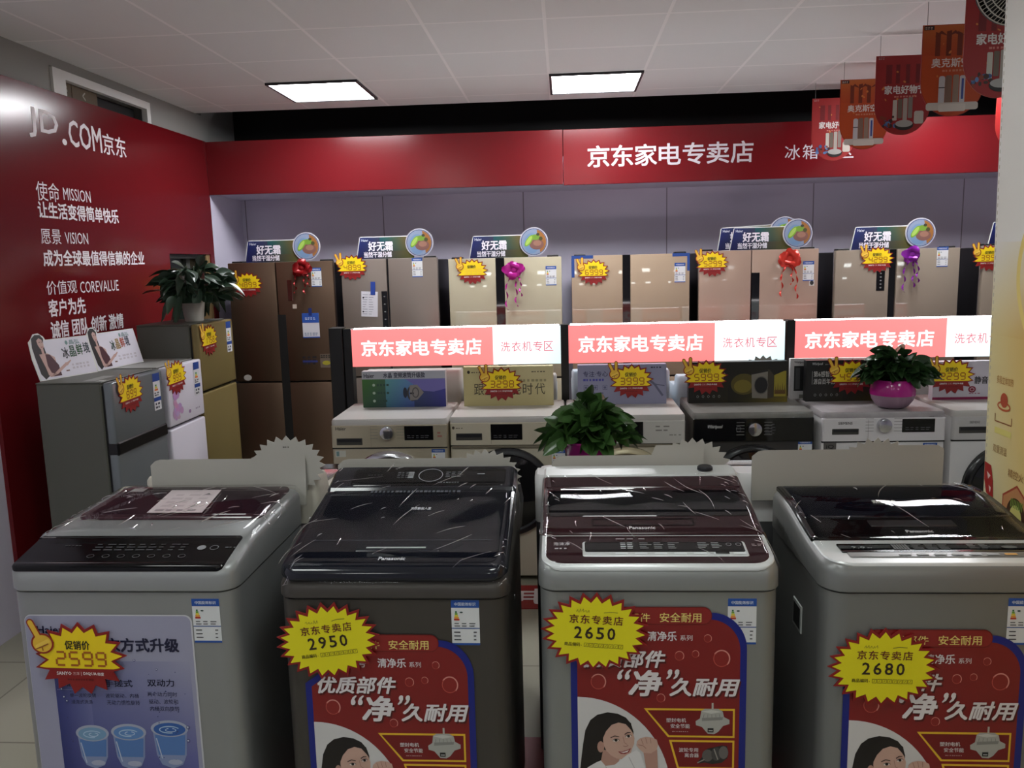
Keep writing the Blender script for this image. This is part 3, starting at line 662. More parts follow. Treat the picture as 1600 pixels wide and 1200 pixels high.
for i in range(190):
    a = q.uniform(0, 2 * PI); el = q.uniform(.15, 1.45); sl = q.uniform(.10, .21)
    dirv = Vector((math.cos(a) * math.cos(el), math.sin(a) * math.cos(el), math.sin(el)))
    if dirv.x < -.2: dirv.x *= .7
    b0 = Vector((math.cos(a) * .02, math.sin(a) * .02, .12)); tip = b0 + dirv * sl
    mid = (b0 + tip) / 2 + Vector((0, 0, .02)); ms.tube([b0, mid, tip], .002, 4)
    out = Vector((math.cos(a), math.sin(a), 0)); d2 = out * q.uniform(.4, 1.1) + Vector((q.uniform(-.5, .5), q.uniform(-.5, .5), q.uniform(-.9, .5) + .25 * el))
    leaf(ml, tip, d2, q.uniform(.085, .13), q.uniform(.05, .07), q.uniform(.1, .5), 'lance', q.uniform(-1.2, 1.2), 7, .115)
for i in range(12):
    a = q.uniform(-1.2, 1.2) + (0 if i % 2 else PI); sl = q.uniform(.16, .24); b0 = Vector((0, 0, .12)); tip = b0 + Vector((math.cos(a + PI / 2) * 0 + math.sin(a) * .3 * sl, math.cos(a) * sl * (1 if i % 2 else 1), q.uniform(-.02, .08)))
    ms.tube([b0, (b0 + tip) / 2 + Vector((0, 0, .06)), tip], .002, 4); leaf(ml, tip, (tip.x - b0.x, tip.y - b0.y, -.10), q.uniform(.10, .15), q.uniform(.04, .055), q.uniform(.4, .9), 'lance', q.uniform(-.5, .5))
ms.build('stems', STEM, t); ml.build('foliage', LIL, t, smooth=60, fix=False)
def pothos(name, label, loc, pot, sx, sy, hz, n, seed, z0, m=POTH, bias=(0, 0)):
    t = thing('potted_plant', label, 'potted plant', loc); pot(t)
    ms = MB(); ml = MB(); q = random.Random(seed)
    for i in range(n):
        a = q.uniform(0, 2 * PI); r = q.random() ** .6; h = hz * (1 - r * .75) * q.uniform(.55, 1.05)
        tip = Vector((math.cos(a) * r * sx * .75 + bias[0] * r, math.sin(a) * r * sy * .75 + bias[1] * r, z0 + h))
        b0 = Vector((math.cos(a) * .02, math.sin(a) * .02, z0 - .01)); ms.tube([b0, (b0 + tip) / 2 + Vector((0, 0, .02)), tip], .002, 4)
        d = Vector((math.cos(a) * (.25 + r) + q.gauss(0, .5), math.sin(a) * (.25 + r) + q.gauss(0, .5), .45 - .8 * r + q.gauss(0, .4))); leaf(ml, tip, d, q.uniform(.07, .105), q.uniform(.06, .085), q.uniform(.0, .35), 'heart', q.uniform(-1.1, 1.1), 7, z0 - .035)
    ms.build('stems', STEM, t); ml.build('foliage', m, t, smooth=60, fix=False)
    return t
PINK = mat('magenta_pot_glaze', (176, 36, 132), 0.15); PINKG = mat('clear_pinkish_base', (150, 120, 140), 0.15)
def pot_a(t):
    MB().lathe([(.062, 0), (.078, .02), (.098, .095), (.102, .10), (.102, .108), (.094, .108), (.088, .08)], 28).build('pot', PINK, t); MB().lathe([(.09, .085), (.001, .09)], 20).build('soil', MATS['soil'], t)
def pot_b(t):
    MB().lathe([(.055, 0), (.08, .014), (.103, .048), (.109, .07)], 32).build('pot_base', PINKG, t)
    MB().lathe([(.1095, .07), (.110, .09), (.104, .125), (.092, .148), (.086, .148), (.092, .12)], 32).build('pot', PINK, t); MB().lathe([(.088, .12), (.001, .125)], 20).build('soil', MATS['soil'], t)
pothos('potted_plant', 'bushy green pothos in a magenta pot standing behind the nearest washers', (.085, 2.98, .934), pot_a, .17, .14, .17, 150, 5, .09)
pothos('potted_plant', 'dark green pothos in a round magenta bowl on the white front-loading washer', (1.685, 4.285, .901), pot_b, .22, .09, .15, 150, 9, .145, POTH2, (.02, 0))

# ---------------------------------------------------------------- front-loading washers of the second row
CHAMP = mat('champagne_enamel', (178, 168, 146), 0.32, 0.25); PEARL = mat('pearl_gold_enamel', (196, 188, 168), 0.35); SILW = mat('silver_white_enamel', (200, 198, 192), 0.35)
GRAPH = mat('graphite_enamel', (58, 56, 54), 0.35, 0.2); WHITEM = mat('white_enamel', (212, 210, 210), 0.33); PALETOP = mat('pale_top_plate', (190, 186, 182), 0.3)
CHROME = mat('chrome', (200, 200, 205), 0.15, 1.0); DGLASS = mat('dark_door_dome', (14, 14, 16), 0.05); DISP = mat('black_display', (10, 10, 12), 0.08); RECESS = mat('shadowed_recess', (60, 58, 54), 0.5); GREYTOP = mat('grey_marbled_top', (120, 118, 114), 0.3, var=.5, bump=(14, .02))
def front_loader(x0, x1, y, body, pan, ring, label, dial=None, disp=None, drawer=None, top=None, film=False, dark_panel=False, R_=.235, lab=None):
    xc = (x0 + x1) / 2; w = x1 - x0
    t = thing('washing_machine', label, 'washing machine', (xc, y, 0), group='front-loading washers of the middle row')
    MB().box(-w / 2, w / 2, .004, .50, .03, .875, .012, 2).build('cabinet', body, t)
    MB().loft(-w / 2 - .001, w / 2 + .001, -.002, .50, .03, .02, [(.0, .868), (0, .89), (.006, .9), (.012, .9)]).build('top_plate', top or PALETOP, t)
    MB().loft(-w / 2 + .001, w / 2 - .001, -.006, .03, .012, .004, [(0, .752), (0, .866), (.003, .870)]).build('control_panel', pan, t)
    CP = [c_ for c_ in t.children if c_.name.startswith('control_panel')][0]
    MB().box(-w / 2 + .002, w / 2 - .002, .0, .02, .744, .752).build('panel_gap', SEAL, t, smooth=0)
    c = (0, 0, .735 - R_)
    MB().lathe([(R_, -.004), (R_, .018), (R_ - .012, .03), (R_ - .028, .034), (R_ - .038, .026)], 48, c, 'y', cap=False).build('door_ring', ring, t)
    MB().lathe([(R_ - .036, .024), (R_ - .06, .03), (.10, .05), (.001, .052)], 40, c, 'y').build('door_glass', DGLASS, t)
    MB().box(R_ - .035, R_ - .012, -.045, -.02, .45, .54, .006).build('door_handle', DARKM, t)
    if drawer:
        d0, d1, z0, z1 = drawer; DH = MB().box(d0 - xc, d1 - xc, -.008, 0, z0, z1, .003).build('drawer_handle', RECESS, t)
        MB().box(d0 - xc + .006, d1 - xc - .006, -.0095, -.006, z0 + (z1 - z0) * .45, z1 - .004).build('drawer_slot', DARKM, DH, smooth=0)
        P = Print(front(-xc, -.006, 0)); P.line([(d1 + .045, .756), (d1 + .045, .862)], .0015, (110, 106, 98)); P.build('drawer_edge', PRINT, CP)
    if dial:
        dx, dz = dial; MB().lathe([(.036, 0), (.036, .012), (.034, .022), (.02, .026), (.001, .026)], 28, (dx - xc, -.006, dz), 'y').build('dial', CHROME, t)
        P = Print(front(-xc, -.006, 0)); q = random.Random(2)
        for s in (-1, 1):
            for i in range(5): P.rect(dx + s * .05, dz + .033 - i * .016, dx + s * (.05 + .04), dz + .035 - i * .016, (110, 106, 100) if not dark_panel else (150, 150, 150))
        P.build('dial_marks', PRINT, CP)
    if disp:
        a, b, z0, z1 = disp; DP = MB().box(a - xc, b - xc, -.0085, 0, z0, z1, .002).build('display', DISP, t)
        P = Print(front(-xc, -.0085, 0)); P.bars(a + .015, z0 + .01, b - .02, z0 + .03, 2, 5, (90, 90, 95), 1, .3); P.build('display_marks', PRINT, DP)
    for sx in (-1, 1):
        for sy in (.05, .44): MB().lathe([(.025, 0), (.02, .03)], 10, (sx * (w / 2 - .06), sy, 0)).build('foot', SEAL, t)
    if lab: energy_label(t, front(-xc, .004, 0), lab[0], lab[1], .07, .105)
    return t, xc
W1, xc = front_loader(-1.226, -.614, 4.135, CHAMP, mat('champagne_panel', (190, 180, 158), 0.25, 0.35), CHROME, 'champagne front-loading washer with a chrome dial, first of the middle row', (-.928, .83), (-.838, -.686, .788, .864), (-1.199, -1.06, .765, .803), lab=(-.70, .738))
P = Print(front(-xc, -.006, 0)); P.text('Haier', -1.2, .845, -1.145, .862, (60, 54, 48), 1, .02); P.bars(-.665, .80, -.635, .835, 2, 1, (150, 100, 90)); P.build('marks', PRINT, W1); P = Print(front(-xc, .004, 0)); P.rect(-1.21, .70, -1.155, .735, (196, 196, 186)); P.rect(-1.205, .705, -1.19, .73, (110, 140, 140), 1); P.build('small_sticker', PRINT, W1)
W2, xc = front_loader(-.604, -.006, 4.165, PEARL, mat('pearl_panel', (200, 192, 172), 0.25), DARKM, 'pearl gold front-loading washer with a black square display and black door', None, (-.39, -.225, .778, .862), (-.573, -.434, .777, .816), R_=.235, lab=(-.075, .72))
P = Print(front(-xc, -.006, 0)); P.oval(-.585, .845, .007, .008, (60, 50, 40)); P.bars(-.572, .838, -.53, .847, 1, 3, (110, 100, 88)); P.build('marks', PRINT, W2)
MB().box(-.29, .29, -.008, .002, .735, .748, .002).build('panel_band', mat('dull_gold_band', (120, 112, 96), 0.4), W2)
W3, xc = front_loader(.004, .612, 4.165, PEARL, SILW, mat('pale_gold_ring', (190, 180, 150), 0.3, 0.4), 'silver white front-loading washer behind the green pothos', None, (.245, .397, .778, .866), (.03, .17, .775, .815), R_=.23)
MB().box(-.295, .295, -.008, .002, .735, .748, .002).build('panel_band', MATS['dull_gold_band'], W3)
P = Print(front(-xc, -.006, 0)); P.bars(.46, .81, .54, .85, 2, 2, (130, 126, 120), 1, .35); P.bars(.53, .79, .60, .80, 1, 3, (150, 148, 140), 1)
P.build('marks', PRINT, W3)
W4, xc = front_loader(.655, 1.268, 4.195, GRAPH, mat('gloss_black_panel', (12, 12, 14), 0.06), mat('graphite_ring', (34, 34, 36), 0.25, 0.5), 'graphite front-loading washer with a glossy black panel wrapped in film', (.965, .815), None, None, top=GREYTOP, dark_panel=True, lab=(1.19, .748))
P = Print(front(-xc, -.006, 0)); P.text('Whirlpool', .725, .815, .80, .838, (210, 210, 210), 1, .01, .2); P.ring(.885, .815, .012, .014, .0015, (130, 130, 135), 1); P.bars(1.02, .785, 1.08, .845, 4, 2, (80, 80, 84), 1, .3); P.build('marks', PRINT, W4)
MB().grid(26, 8, lambda u, v: (-.31 + .62 * u, -.022 - .01 * noise.noise(Vector((u * 9, v * 5, 2))) - .012 * math.sin(v * PI), .735 + .165 * v)).build('film_wrap', FILM, W4, fix=False)
W5, xc = front_loader(1.296, 1.905, 4.165, WHITEM, mat('white_panel', (216, 212, 214), 0.28), CHROME, 'white front-loading washer with a silver dial, under the round magenta plant bowl', (1.60, .833), (1.69, 1.85, .795, .864), (1.345, 1.479, .785, .817), top=mat('grey_white_top', (160, 154, 156), .35, var=.3, bump=(14, .02)), lab=(1.80, .738))
P = Print(front(-xc, -.006, 0)); P.text('SIEMENS', 1.375, .838, 1.445, .852, (70, 66, 66), 1, .02); P.bars(1.82, .872, 1.85, .878, 1, 2, (120, 116, 116)); P.build('marks', PRINT, W5); P = Print(front(-xc, .004, 0)); P.rect(1.309, .70, 1.372, .742, (92, 88, 86), 0); P.text('iQ', 1.322, .709, 1.36, .732, (30, 28, 28), 1, .03); P.build('round_badge', PRINT, W5)
W6, xc = front_loader(1.938, 2.54, 4.17, WHITEM, mat('silver_panel', (196, 194, 194), .3, .2), mat('black_ring', (18, 18, 20), .2), 'white front-loading washer with a black door ring beside the advertising panel', (2.27, .83), (2.36, 2.5, .79, .862), (1.97, 2.11, .785, .82), R_=.24)
P = Print(front(-xc, -.006, 0)); P.text('SIEMENS', 2.02, .836, 2.07, .848, (110, 108, 108), 1, .01); P.build('marks', PRINT, W6)

# ---------------------------------------------------------------- box signs standing on the second row
def sign_box(x0, x1, label, side, h=.22, y=4.49, name='sign_board', grp='cardboard box signs on the front-loading washers'):
    t = thing(name, label, 'promotion sign', ((x0 + x1) / 2, y, .9), group=grp)
    MB().box(-(x1 - x0) / 2, (x1 - x0) / 2, 0, .05, 0, h, .001).build('box', mat(*side), t, smooth=0)
    return t, Print(front(-(x1 - x0) / 2, 0, 0)), x1 - x0, h
t, P, w, h = sign_box(-1.138, -.667, 'blue green sign box with a turbine picture on the champagne washer', ('grey_card_edge', (170, 168, 170), .6), .205)
P.grad(0, 0, w, h * .78, (40, 78, 46), (40, 40, 120), (70, 66, 150), (60, 110, 40), 0, 10, 4); P.rect(0, h * .78, w, h, (170, 172, 180), 0); P.grad(w * .28, 0, w * .62, h * .78, (60, 110, 130), (60, 80, 150), (90, 130, 180), (90, 150, 150), 1, 8, 4)
P.fan([(w * .52, h * .78), (w, h * .78), (w, h * .5), (w * .86, h * .42), (w * .74, h * .44)], (110, 104, 170), 1)
P.text('Haier', .012, h * .82, .07, h * .94, (24, 26, 40), 2, .02); P.text('水晶 变频滚筒升级款', w * .26, h * .81, w * .76, h * .96, (40, 40, 60), 2, .02)
for i in range(3): P.oval(w * .14, h * (.62 - i * .22), .008, .008, (160, 180, 160), 2, 12); P.bars(w * .18, h * (.58 - i * .22), w * (.33 - .03 * (i == 2)), h * (.66 - i * .22), 1, 4, (40, 70, 60), 2, .7, i)
P.oval(w * .515, h * .40, .012, .03, (40, 44, 60), 2); P.ring(w * .60, h * .38, .03, .045, .01, (60, 58, 60), 2); P.fan([(w * .57, h * .6), (w * .66, h * .62), (w * .74, h * .40), (w * .66, h * .2), (w * .57, h * .18)], (130, 124, 120), 3); P.rect(w * .57, h * .36, w * .62, h * .4, (40, 38, 36), 4); P.ring(w * .64, h * .4, .02, .03, .006, (80, 76, 74), 4)
P.build('sign_print', PRINT, t)
t, P, w, h = sign_box(-.565, -.065, 'pale gold sign box with thin black lettering on the pearl gold washer', ('gold_card', (196, 184, 136), .5))
P.grad(0, 0, w, h, (186, 174, 122), (196, 184, 134), (206, 194, 150), (190, 178, 128), 0); P.oval(.03, h * .87, .008, .009, (40, 30, 20), 2); P.bars(.045, h * .84, .10, h * .88, 1, 4, (90, 80, 60), 2)
for i, ch in enumerate('跟上智能时代'): P.text(ch, .058 + i * .068, .062, .058 + i * .068 + .056, .125, (60, 54, 40), 2)
P.bars(.31, h * .60, .47, h * .68, 1, 7, (150, 140, 104), 2, .8); P.bars(.38, h * .84, .46, h * .88, 1, 5, (90, 80, 60), 2, .7); P.build('sign_print', PRINT, t)
t, P, w, h = sign_box(.07, .555, 'bluish grey sign box with small icons on the silver white washer', ('grey_blue_card', (140, 140, 164), .5))
P.rect(0, 0, w, h, (142, 142, 168)); P.text('专注·专心', .03, .155, .165, .185, (44, 44, 80), 2, .01); P.bars(.03, .13, .15, .145, 1, 7, (70, 70, 160), 2, .8)
for i in range(3): P.ring(.045 + i * .052, .095, .017, .018, .0025, (70, 70, 100), 2, 4, PI / 4, PI * 2.25); P.oval(.045 + i * .052, .095, .007, .007, (90, 90, 120), 2, 8)
P.bars(.03, .06, .16, .068, 1, 3, (80, 80, 110), 2); P.bars(.40, h * .9, .46, h * .94, 1, 4, (50, 50, 70), 2, .8); P.line([(.37, .15), (.42, .11), (.44, .08), (.465, .045)], .012, (96, 96, 120), 2); P.line([(.42, .11), (.475, .10)], .006, (96, 96, 120), 2); P.build('sign_print', PRINT, t)
def whirl(x0, x1, label, machine):
    t, P, w, h = sign_box(x0, x1, label, ('black_card', (12, 11, 10), .4), .225)
    P.grad(0, 0, w, h, (14, 12, 8), (70, 60, 12), (20, 18, 12), (10, 9, 8), 0); P.grad(w * .4, 0, w, h * .42, (22, 20, 10), (120, 104, 20), (60, 52, 16), (12, 11, 8), 1)
    P.text('Whirlpool', .03, h * .87, .085, h * .95, (190, 190, 190), 2, .01, .1); P.bars(.10, h * .88, .16, h * .92, 1, 7, (120, 120, 120), 2, .6)
    P.text('第6感智能洗护', .04, h * .60, .20, h * .74, (206, 204, 200), 2, .0); P.text('源自百年创新', .04, h * .42, .175, h * .56, (206, 204, 200), 2, .0); P.rect(.032, h * .42, .034, h * .74, (160, 160, 160), 2)
    for i in range(5): P.ring(.05 + i * .029, h * .16, .007, .008, .002, (150, 150, 150), 2, 5)
    if machine:
        P.oval(w * .56, h * .45, w * .13, h * .26, (84, 74, 24), 2); P.oval(w * .55, h * .40, w * .09, h * .16, (120, 106, 36), 3)
        P.poly([(w * .645, h * .11), (w * .80, h * .09), (w * .80, h * .80), (w * .635, h * .72)], (128, 122, 112), 4); P.poly([(w * .80, h * .09), (w * .86, h * .12), (w * .86, h * .84), (w * .80, h * .80)], (60, 52, 40), 4)
        P.poly([(w * .637, h * .68), (w * .80, h * .755), (w * .80, h * .80), (w * .635, h * .72)], (30, 28, 26), 5); P.oval(w * .735, h * .42, w * .065, h * .20, (24, 24, 26), 5); P.ring(w * .735, h * .42, w * .072, h * .22, .003, (90, 86, 80), 6)
        P.rect(w * .865, h * .14, w * .985, h * .76, (150, 136, 40), 3); P.poly([(w * .865, h * .66), (w, h * .80), (w, h), (w * .80, h), (w * .80, h * .84)], (20, 18, 12), 4); P.rect(w * .87, h * .2, w * .98, h * .30, (90, 60, 20), 4)
        for i in range(5): P.poly([(w * (.875 + i * .022), h * .26), (w * (.89 + i * .022), h * .26), (w * (.882 + i * .022), h * (.44 + .05 * (i % 2)))], (100, 76, 20), 5)
    P.build('sign_print', PRINT, t)
whirl(.675, 1.207, 'black sign box with a golden lit washer picture on the graphite washer', True)
whirl(1.305, 1.80, 'black sign box with white lettering, partly behind the magenta bowl', False)
t, P, w, h = sign_box(1.975, 2.45, 'white sign box with a purple bottom edge beside the advertising panel', ('white_card', (206, 200, 210), .5), .207)
P.rect(0, 0, w, h, (204, 198, 208)); P.rect(0, 0, w, .014, (140, 30, 80), 1); P.text('静音', .215, .085, .285, .125, (24, 22, 26), 2, .02); P.oval(.205, .055, .02, .018, (130, 24, 50), 2); P.ring(.205, .055, .012, .01, .003, (220, 190, 200), 3); P.bars(.19, .03, .25, .036, 1, 4, (150, 60, 90), 2); P.build('sign_print', PRINT, t)
t = thing('sign_board', 'white framed board with a dark window picture leaning behind the black sign boxes', 'promotion sign', (1.36, 4.575, .9), rotz=-.04)
MB().box(-.115, .30, 0, .04, .0, .225, .002).build('box', WHITEP, t, smooth=0)
P = Print(front(-.115, 0, 0)); P.rect(0, 0, .415, .225, (190, 186, 186)); P.rect(.02, .045, .38, .185, (14, 14, 16), 1); P.rect(.028, .055, .052, .175, (70, 70, 72), 2); P.text('Whirlpool', .02, .197, .075, .212, (60, 58, 60), 2, .02); P.text('惠而浦', .082, .197, .112, .212, (60, 58, 60), 2, .02); P.rect(.05, .005, .1, .025, (110, 108, 100), 2); P.build('sign_print', PRINT, t)
# price tags of the second row
for x, z, y, pr, l in ((-.352, 1.025, 4.486, '3298', 'yellow price tag reading 3298 on the pale gold sign box'), (.365, 1.03, 4.486, '3999', 'yellow price tag reading 3999 on the bluish grey sign box'),
                    (.768, 1.045, 4.486, '5999', 'yellow price tag reading 5999 on the black sign box with the washer picture'), (1.545, 1.035, 4.486, '4598', 'yellow price tag half covered by the leaves in the magenta bowl'),
                    (2.07, 1.03, 4.486, '2299', 'yellow price tag reading 2299 on the white sign box')):
    price_tag(pr, l, (x, y, z), k=1.06)
# a price tag seen from behind, sticking up over the black sign box
t = thing('price_tag', 'grey back of a starburst tag sticking up behind the black sign box', 'price tag', (1.105, 4.62, 1.05))
MB().prism(starpts(.115, .095, 17, .78, jit=.08), front(0, 0, 0), .003, fan=True).build('backing_card', CARD, t, smooth=0)
MB().box(-.008, .008, .003, .012, -.15, .02).build('stick', WHITEP, t, smooth=0)

# ---------------------------------------------------------------- backlit double-sided signs between the machine rows
FRAMEB = mat('black_sign_frame', (14, 14, 16), 0.4)
def lightbox(x0, label, legleft=True):
    w = 1.225; z0, z1 = 1.103, 1.323
    t = thing('light_box_sign', label, 'lit sign', (x0, 4.72, 0), group='backlit red and white signs above the front-loading washers')
    MB().box(0, w, .004, .066, z0, z1).build('frame', FRAMEB, t, smooth=0)
    MB().box(-.045, -.001, -.002, .072, .0, z1 + .004).build('post', FRAMEB, t, smooth=0)
    for side, fr in (('front_face', Fr((0, .004, 0), (1, 0, 0), (0, 0, 1), (0, -1, 0))), ('rear_face', Fr((w, .066, 0), (-1, 0, 0), (0, 0, 1), (0, 1, 0)))):
        P = Print(fr, .001); wc = (255, 255, 255); sp = .832
        P.grad(0, z0, sp, z1, (248, 122, 120), (250, 128, 126), (255, 140, 138), (252, 130, 130), 0, 8, 2)
        P.grad(sp, z0, w, z1, (252, 255, 255), (206, 238, 246), (226, 247, 251), (255, 255, 255), 0, 8, 2)
        for i, ch in enumerate('京东家电专卖店'): P.text(ch, .058 + i * .1025, 1.166, .058 + i * .1025 + .09, 1.256, wc, 2, .03)
        for i, ch in enumerate('洗衣机专区'): P.text(ch, .878 + i * .0625, 1.178, .878 + i * .0625 + .054, 1.235, (206, 96, 112), 2, -.0)
        P.build(side, PRINTL, t)
    MB().box(.01, w - .01, .012, .058, z1, z1 + .004).build('top_light_strip', mat('white_led_strip', (255, 250, 252), .4, emit=STRIP), t, smooth=0)
    return t
lightbox(-1.247, 'lit red and white sign nearest the red wall, above the champagne washer')
lightbox(.024, 'middle one of three lit red and white signs, above the graphite washer')
lightbox(1.305, 'lit red and white sign partly hidden by the plant in the magenta bowl')
# black end panel beside the first sign
tag(MB().box(-1.375, -1.297, 4.70, 4.80, 0.0, 1.335, .003).build('display_post', FRAMEB, smooth=0), 'black upright post closing the end of the lit sign row', 'post')

# ---------------------------------------------------------------- top-loading washers of the third row, behind the lit signs
def rear_washer(x0, x1, label, y=4.84, h=1.02, m=None, rot=0.0, d=.5, body=None, group='top-loading washers behind the lit signs', rear_h=None):
    w = x1 - x0; rh = rear_h or h
    t = thing('washing_machine', label, 'washing machine', ((x0 + x1) / 2, y, 0), rot, group=group)
    mm = m or WHITEM
    zt = interp([(0, rh), (.1, rh), (.13, h - .07), (d, h - .10)])
    MB().loft(-w / 2, w / 2, 0, d, .02, .04, [(.002, .02), (.002, h - .16)]).build('cabinet', body or mm, t)
    MB().loft(-w / 2, w / 2, 0, d, .025, .05, [(0, h - .16), (0, lambda y: zt(y) - .012), (.008, zt)], mids=(.1, .13, .3)).build('top_deck', mm, t)
    MB().loft(-w / 2 + .04, w / 2 - .04, .15, d - .12, .03, .03, [(0, lambda y: zt(y) - .004), (0, lambda y: zt(y) + .012), (.006, lambda y: zt(y) + .016)], mids=(.25,)).build('lid', mat('smoky_lid', (70, 70, 78), .1), t)
    MB().box(-w / 2 + .05, w / 2 - .05, d - .10, d - .02, h - .1, h - .083, .004).build('control_panel', DISP, t)
    for s in (-1, 1): MB().lathe([(.022, 0), (.022, .03)], 10, (s * (w / 2 - .06), .08, 0)).lathe([(.022, 0), (.022, .03)], 10, (s * (w / 2 - .06), d - .07, 0)).build('foot', SEAL, t)
    return t
GW = mat('grey_white_plastic', (176, 176, 172), .35); BW = mat('bluish_white_plastic', (190, 204, 216), .3)
for x0, x1, m, h, l in ((-1.21, -.62, GW, 1.06, 'grey white top-loading washer seen between the turbine sign box and the pale gold one'), (-.58, -.05, GW, 1.02, 'grey white top-loading washer hidden behind the pale gold sign box'),
                     (.04, .62, BW, 1.04, 'bluish white top-loading washer seen beside the bluish grey sign box'), (.66, 1.22, BW, 1.0, 'bluish white top-loading washer behind the golden lit washer picture'), (1.31, 1.86, GW, 1.02, 'grey top-loading washer behind the magenta bowl'), (1.90, 2.48, GW, 1.04, 'grey top-loading washer behind the white sign box')):
    rear_washer(x0, x1, l, h=h, m=m)
# cable coil on the white washer
t = tag(MB().tube([(1.86 + .05 * math.cos(a), 4.60 + .03 * math.sin(a), .915 + .03 * (1 + math.sin(a * 1.0)) + .004 * a / 6) for a in [i * PI / 8 for i in range(34)]], .006, 6).build('cable_coil', mat('white_cable', (200, 200, 200), .4)), 'coiled white cable lying behind the magenta plant bowl', 'cable')

# ---------------------------------------------------------------- the four nearest top-loading washers
SILV = mat('silver_steel_body', (143, 145, 143), 0.38, 0.4, bump=(300, .02)); SILV2 = mat('silver_grey_body', (130, 131, 130), 0.38, 0.4, bump=(300, .02)); SILV1 = mat('pale_silver_body', (152, 154, 154), 0.36, 0.4)
DGREY = mat('dark_titanium_body', (76, 72, 68), 0.38, 0.4); NAVY = mat('navy_gloss_frame', (26, 28, 36), 0.12); BGLASS = mat('blue_black_glass', (11, 14, 24), 0.02, spec=.5); PBLACK = mat('gloss_black_panel_top', (8, 8, 10), 0.1, spec=.3)
MAROON = mat('maroon_gloss', (46, 21, 26), 0.12, spec=.35); MGLASS = mat('brown_black_glass', (18, 18, 21), 0.02, spec=.5); RIM = mat('bright_silver_rim', (214, 216, 216), 0.3, 0.1); LGREY = mat('light_grey_plastic', (186, 188, 186), 0.35)
SEAM = mat('dark_seam', (30, 30, 30), 0.6)
t_kid = {}
def washer(label, x0, x1, y, d, seam, zt, body, deck, rf=.045):
    xc = (x0 + x1) / 2; w = x1 - x0
    t = thing('washing_machine', label, 'washing machine', (xc, y, 0), group='top-loading washers of the nearest row')
    MB().loft(-w / 2 + .002, w / 2 - .002, .002, d, rf, .03, [(.01, .025), (0, .03), (0, seam - .004)], n=8).build('cabinet', body, t)
    MB().loft(-w / 2 + .006, w / 2 - .006, .006, d - .006, rf, .03, [(0, seam - .006), (0, seam + .002)], n=8).build('seam', SEAM, t)
    mids = [d * k / 10 for k in range(2, 9)]
    MB().loft(-w / 2, w / 2, 0, d, rf, .04, [(.0, seam), (-.0025, seam + .003), (-.002, lambda q: zt(q) - .022), (.003, lambda q: zt(q) - .010), (.010, lambda q: zt(q) - .002), (.018, zt)], mids=mids, n=8).build('top_deck', deck, t)
    for s in (-1, 1): MB().lathe([(.025, 0), (.025, .03)], 12, (s * (w / 2 - .07), .08, 0)).lathe([(.025, 0), (.025, .03)], 12, (s * (w / 2 - .07), d - .08, 0)).build('foot', SEAL, t)
    t_kid[t.name] = [c_ for c_ in t.children if c_.name.startswith('cabinet')][0]
    return t, xc, w
def slab(t, name, x0, x1, y0, y1, zt, h0, h1, m, r=.01, rb=None, bev=.003):
    return MB().loft(x0, x1, y0, y1, r, rb if rb is not None else r, [(0, lambda q: zt(q) + h0), (0, lambda q: zt(q) + h1 - bev), (bev, lambda q: zt(q) + h1)], mids=[y0 + r + (y1 - y0 - r - (rb if rb is not None else r)) * k / 14 for k in range(15)]).build(name, m, t)
def deckfr(zt, y0, h=0.0):
    s = (zt(y0 + .01) - zt(y0)) / .01; V = Vector((0, 1, s)).normalized()
    return Fr((0, y0, zt(y0) + h), (1, 0, 0), V, (0, -V.z, V.y))
def film(t, x0, x1, y0, y1, zt, h, seed, n=60, drop=(0, 0, 0, 0), dirn=.6, spread=.5, edge=True):
    """clear wrapping film lying flat on the lid, hanging over chosen edges, with sharp creases standing up from it"""
    e = .05
    def surf(u, v):
        x = x0 + (x1 - x0) * u; y = y0 + (y1 - y0) * v
        z = zt(y) + h + .0015 * noise.noise(Vector((x * 8, y * 8, seed)))
        for k, q in enumerate((u, 1 - u, v, 1 - v)):
            if drop[k] and q < e: z -= drop[k] * ((e - q) / e) ** 2
        return Vector((x, y, z))
    C = MB().grid(30, 30, surf); nf = len(C.f)
    q = random.Random(int(seed * 10))
    for k in range(n):
        ln = q.choice((.02, .03, .05, .08, .13)) * q.uniform(.6, 1.3); wd = q.uniform(.0005, .0014); hh = q.uniform(.001, .003)
        if edge and k % 3 == 0: u, v = q.choice((q.uniform(.0, .06), q.uniform(.94, 1.0))), q.random()
        else: u, v = q.random(), q.random()
        a = dirn + q.gauss(0, spread); du, dv = math.cos(a) * ln / (x1 - x0), math.sin(a) * ln / (y1 - y0); bend = q.uniform(-.2, .2); P = []
        for i in range(7):
            s = i / 6 - .5; uu = min(1, max(0, u + du * s - dv * bend * s * s)); vv = min(1, max(0, v + dv * s + du * bend * s * s)); c = surf(uu, vv)
            tp = 1 - (2 * s) ** 2; sd = Vector((-math.sin(a), math.cos(a), 0)) * wd * (tp + .15)
            P += [c - sd, c + Vector((0, 0, hh * tp)), c + sd]
        C.add(P, [(i * 3 + k2, i * 3 + k2 + 1, i * 3 + k2 + 4, i * 3 + k2 + 3) for i in range(6) for k2 in (0, 1)])
    f = C.build('film_wrap', FILM, t, smooth=180, fix=False); f.data.materials.append(CREASE)
    f.data.polygons.foreach_set('material_index', [0 if i < nf else 1 for i in range(len(f.data.polygons))])
    return f

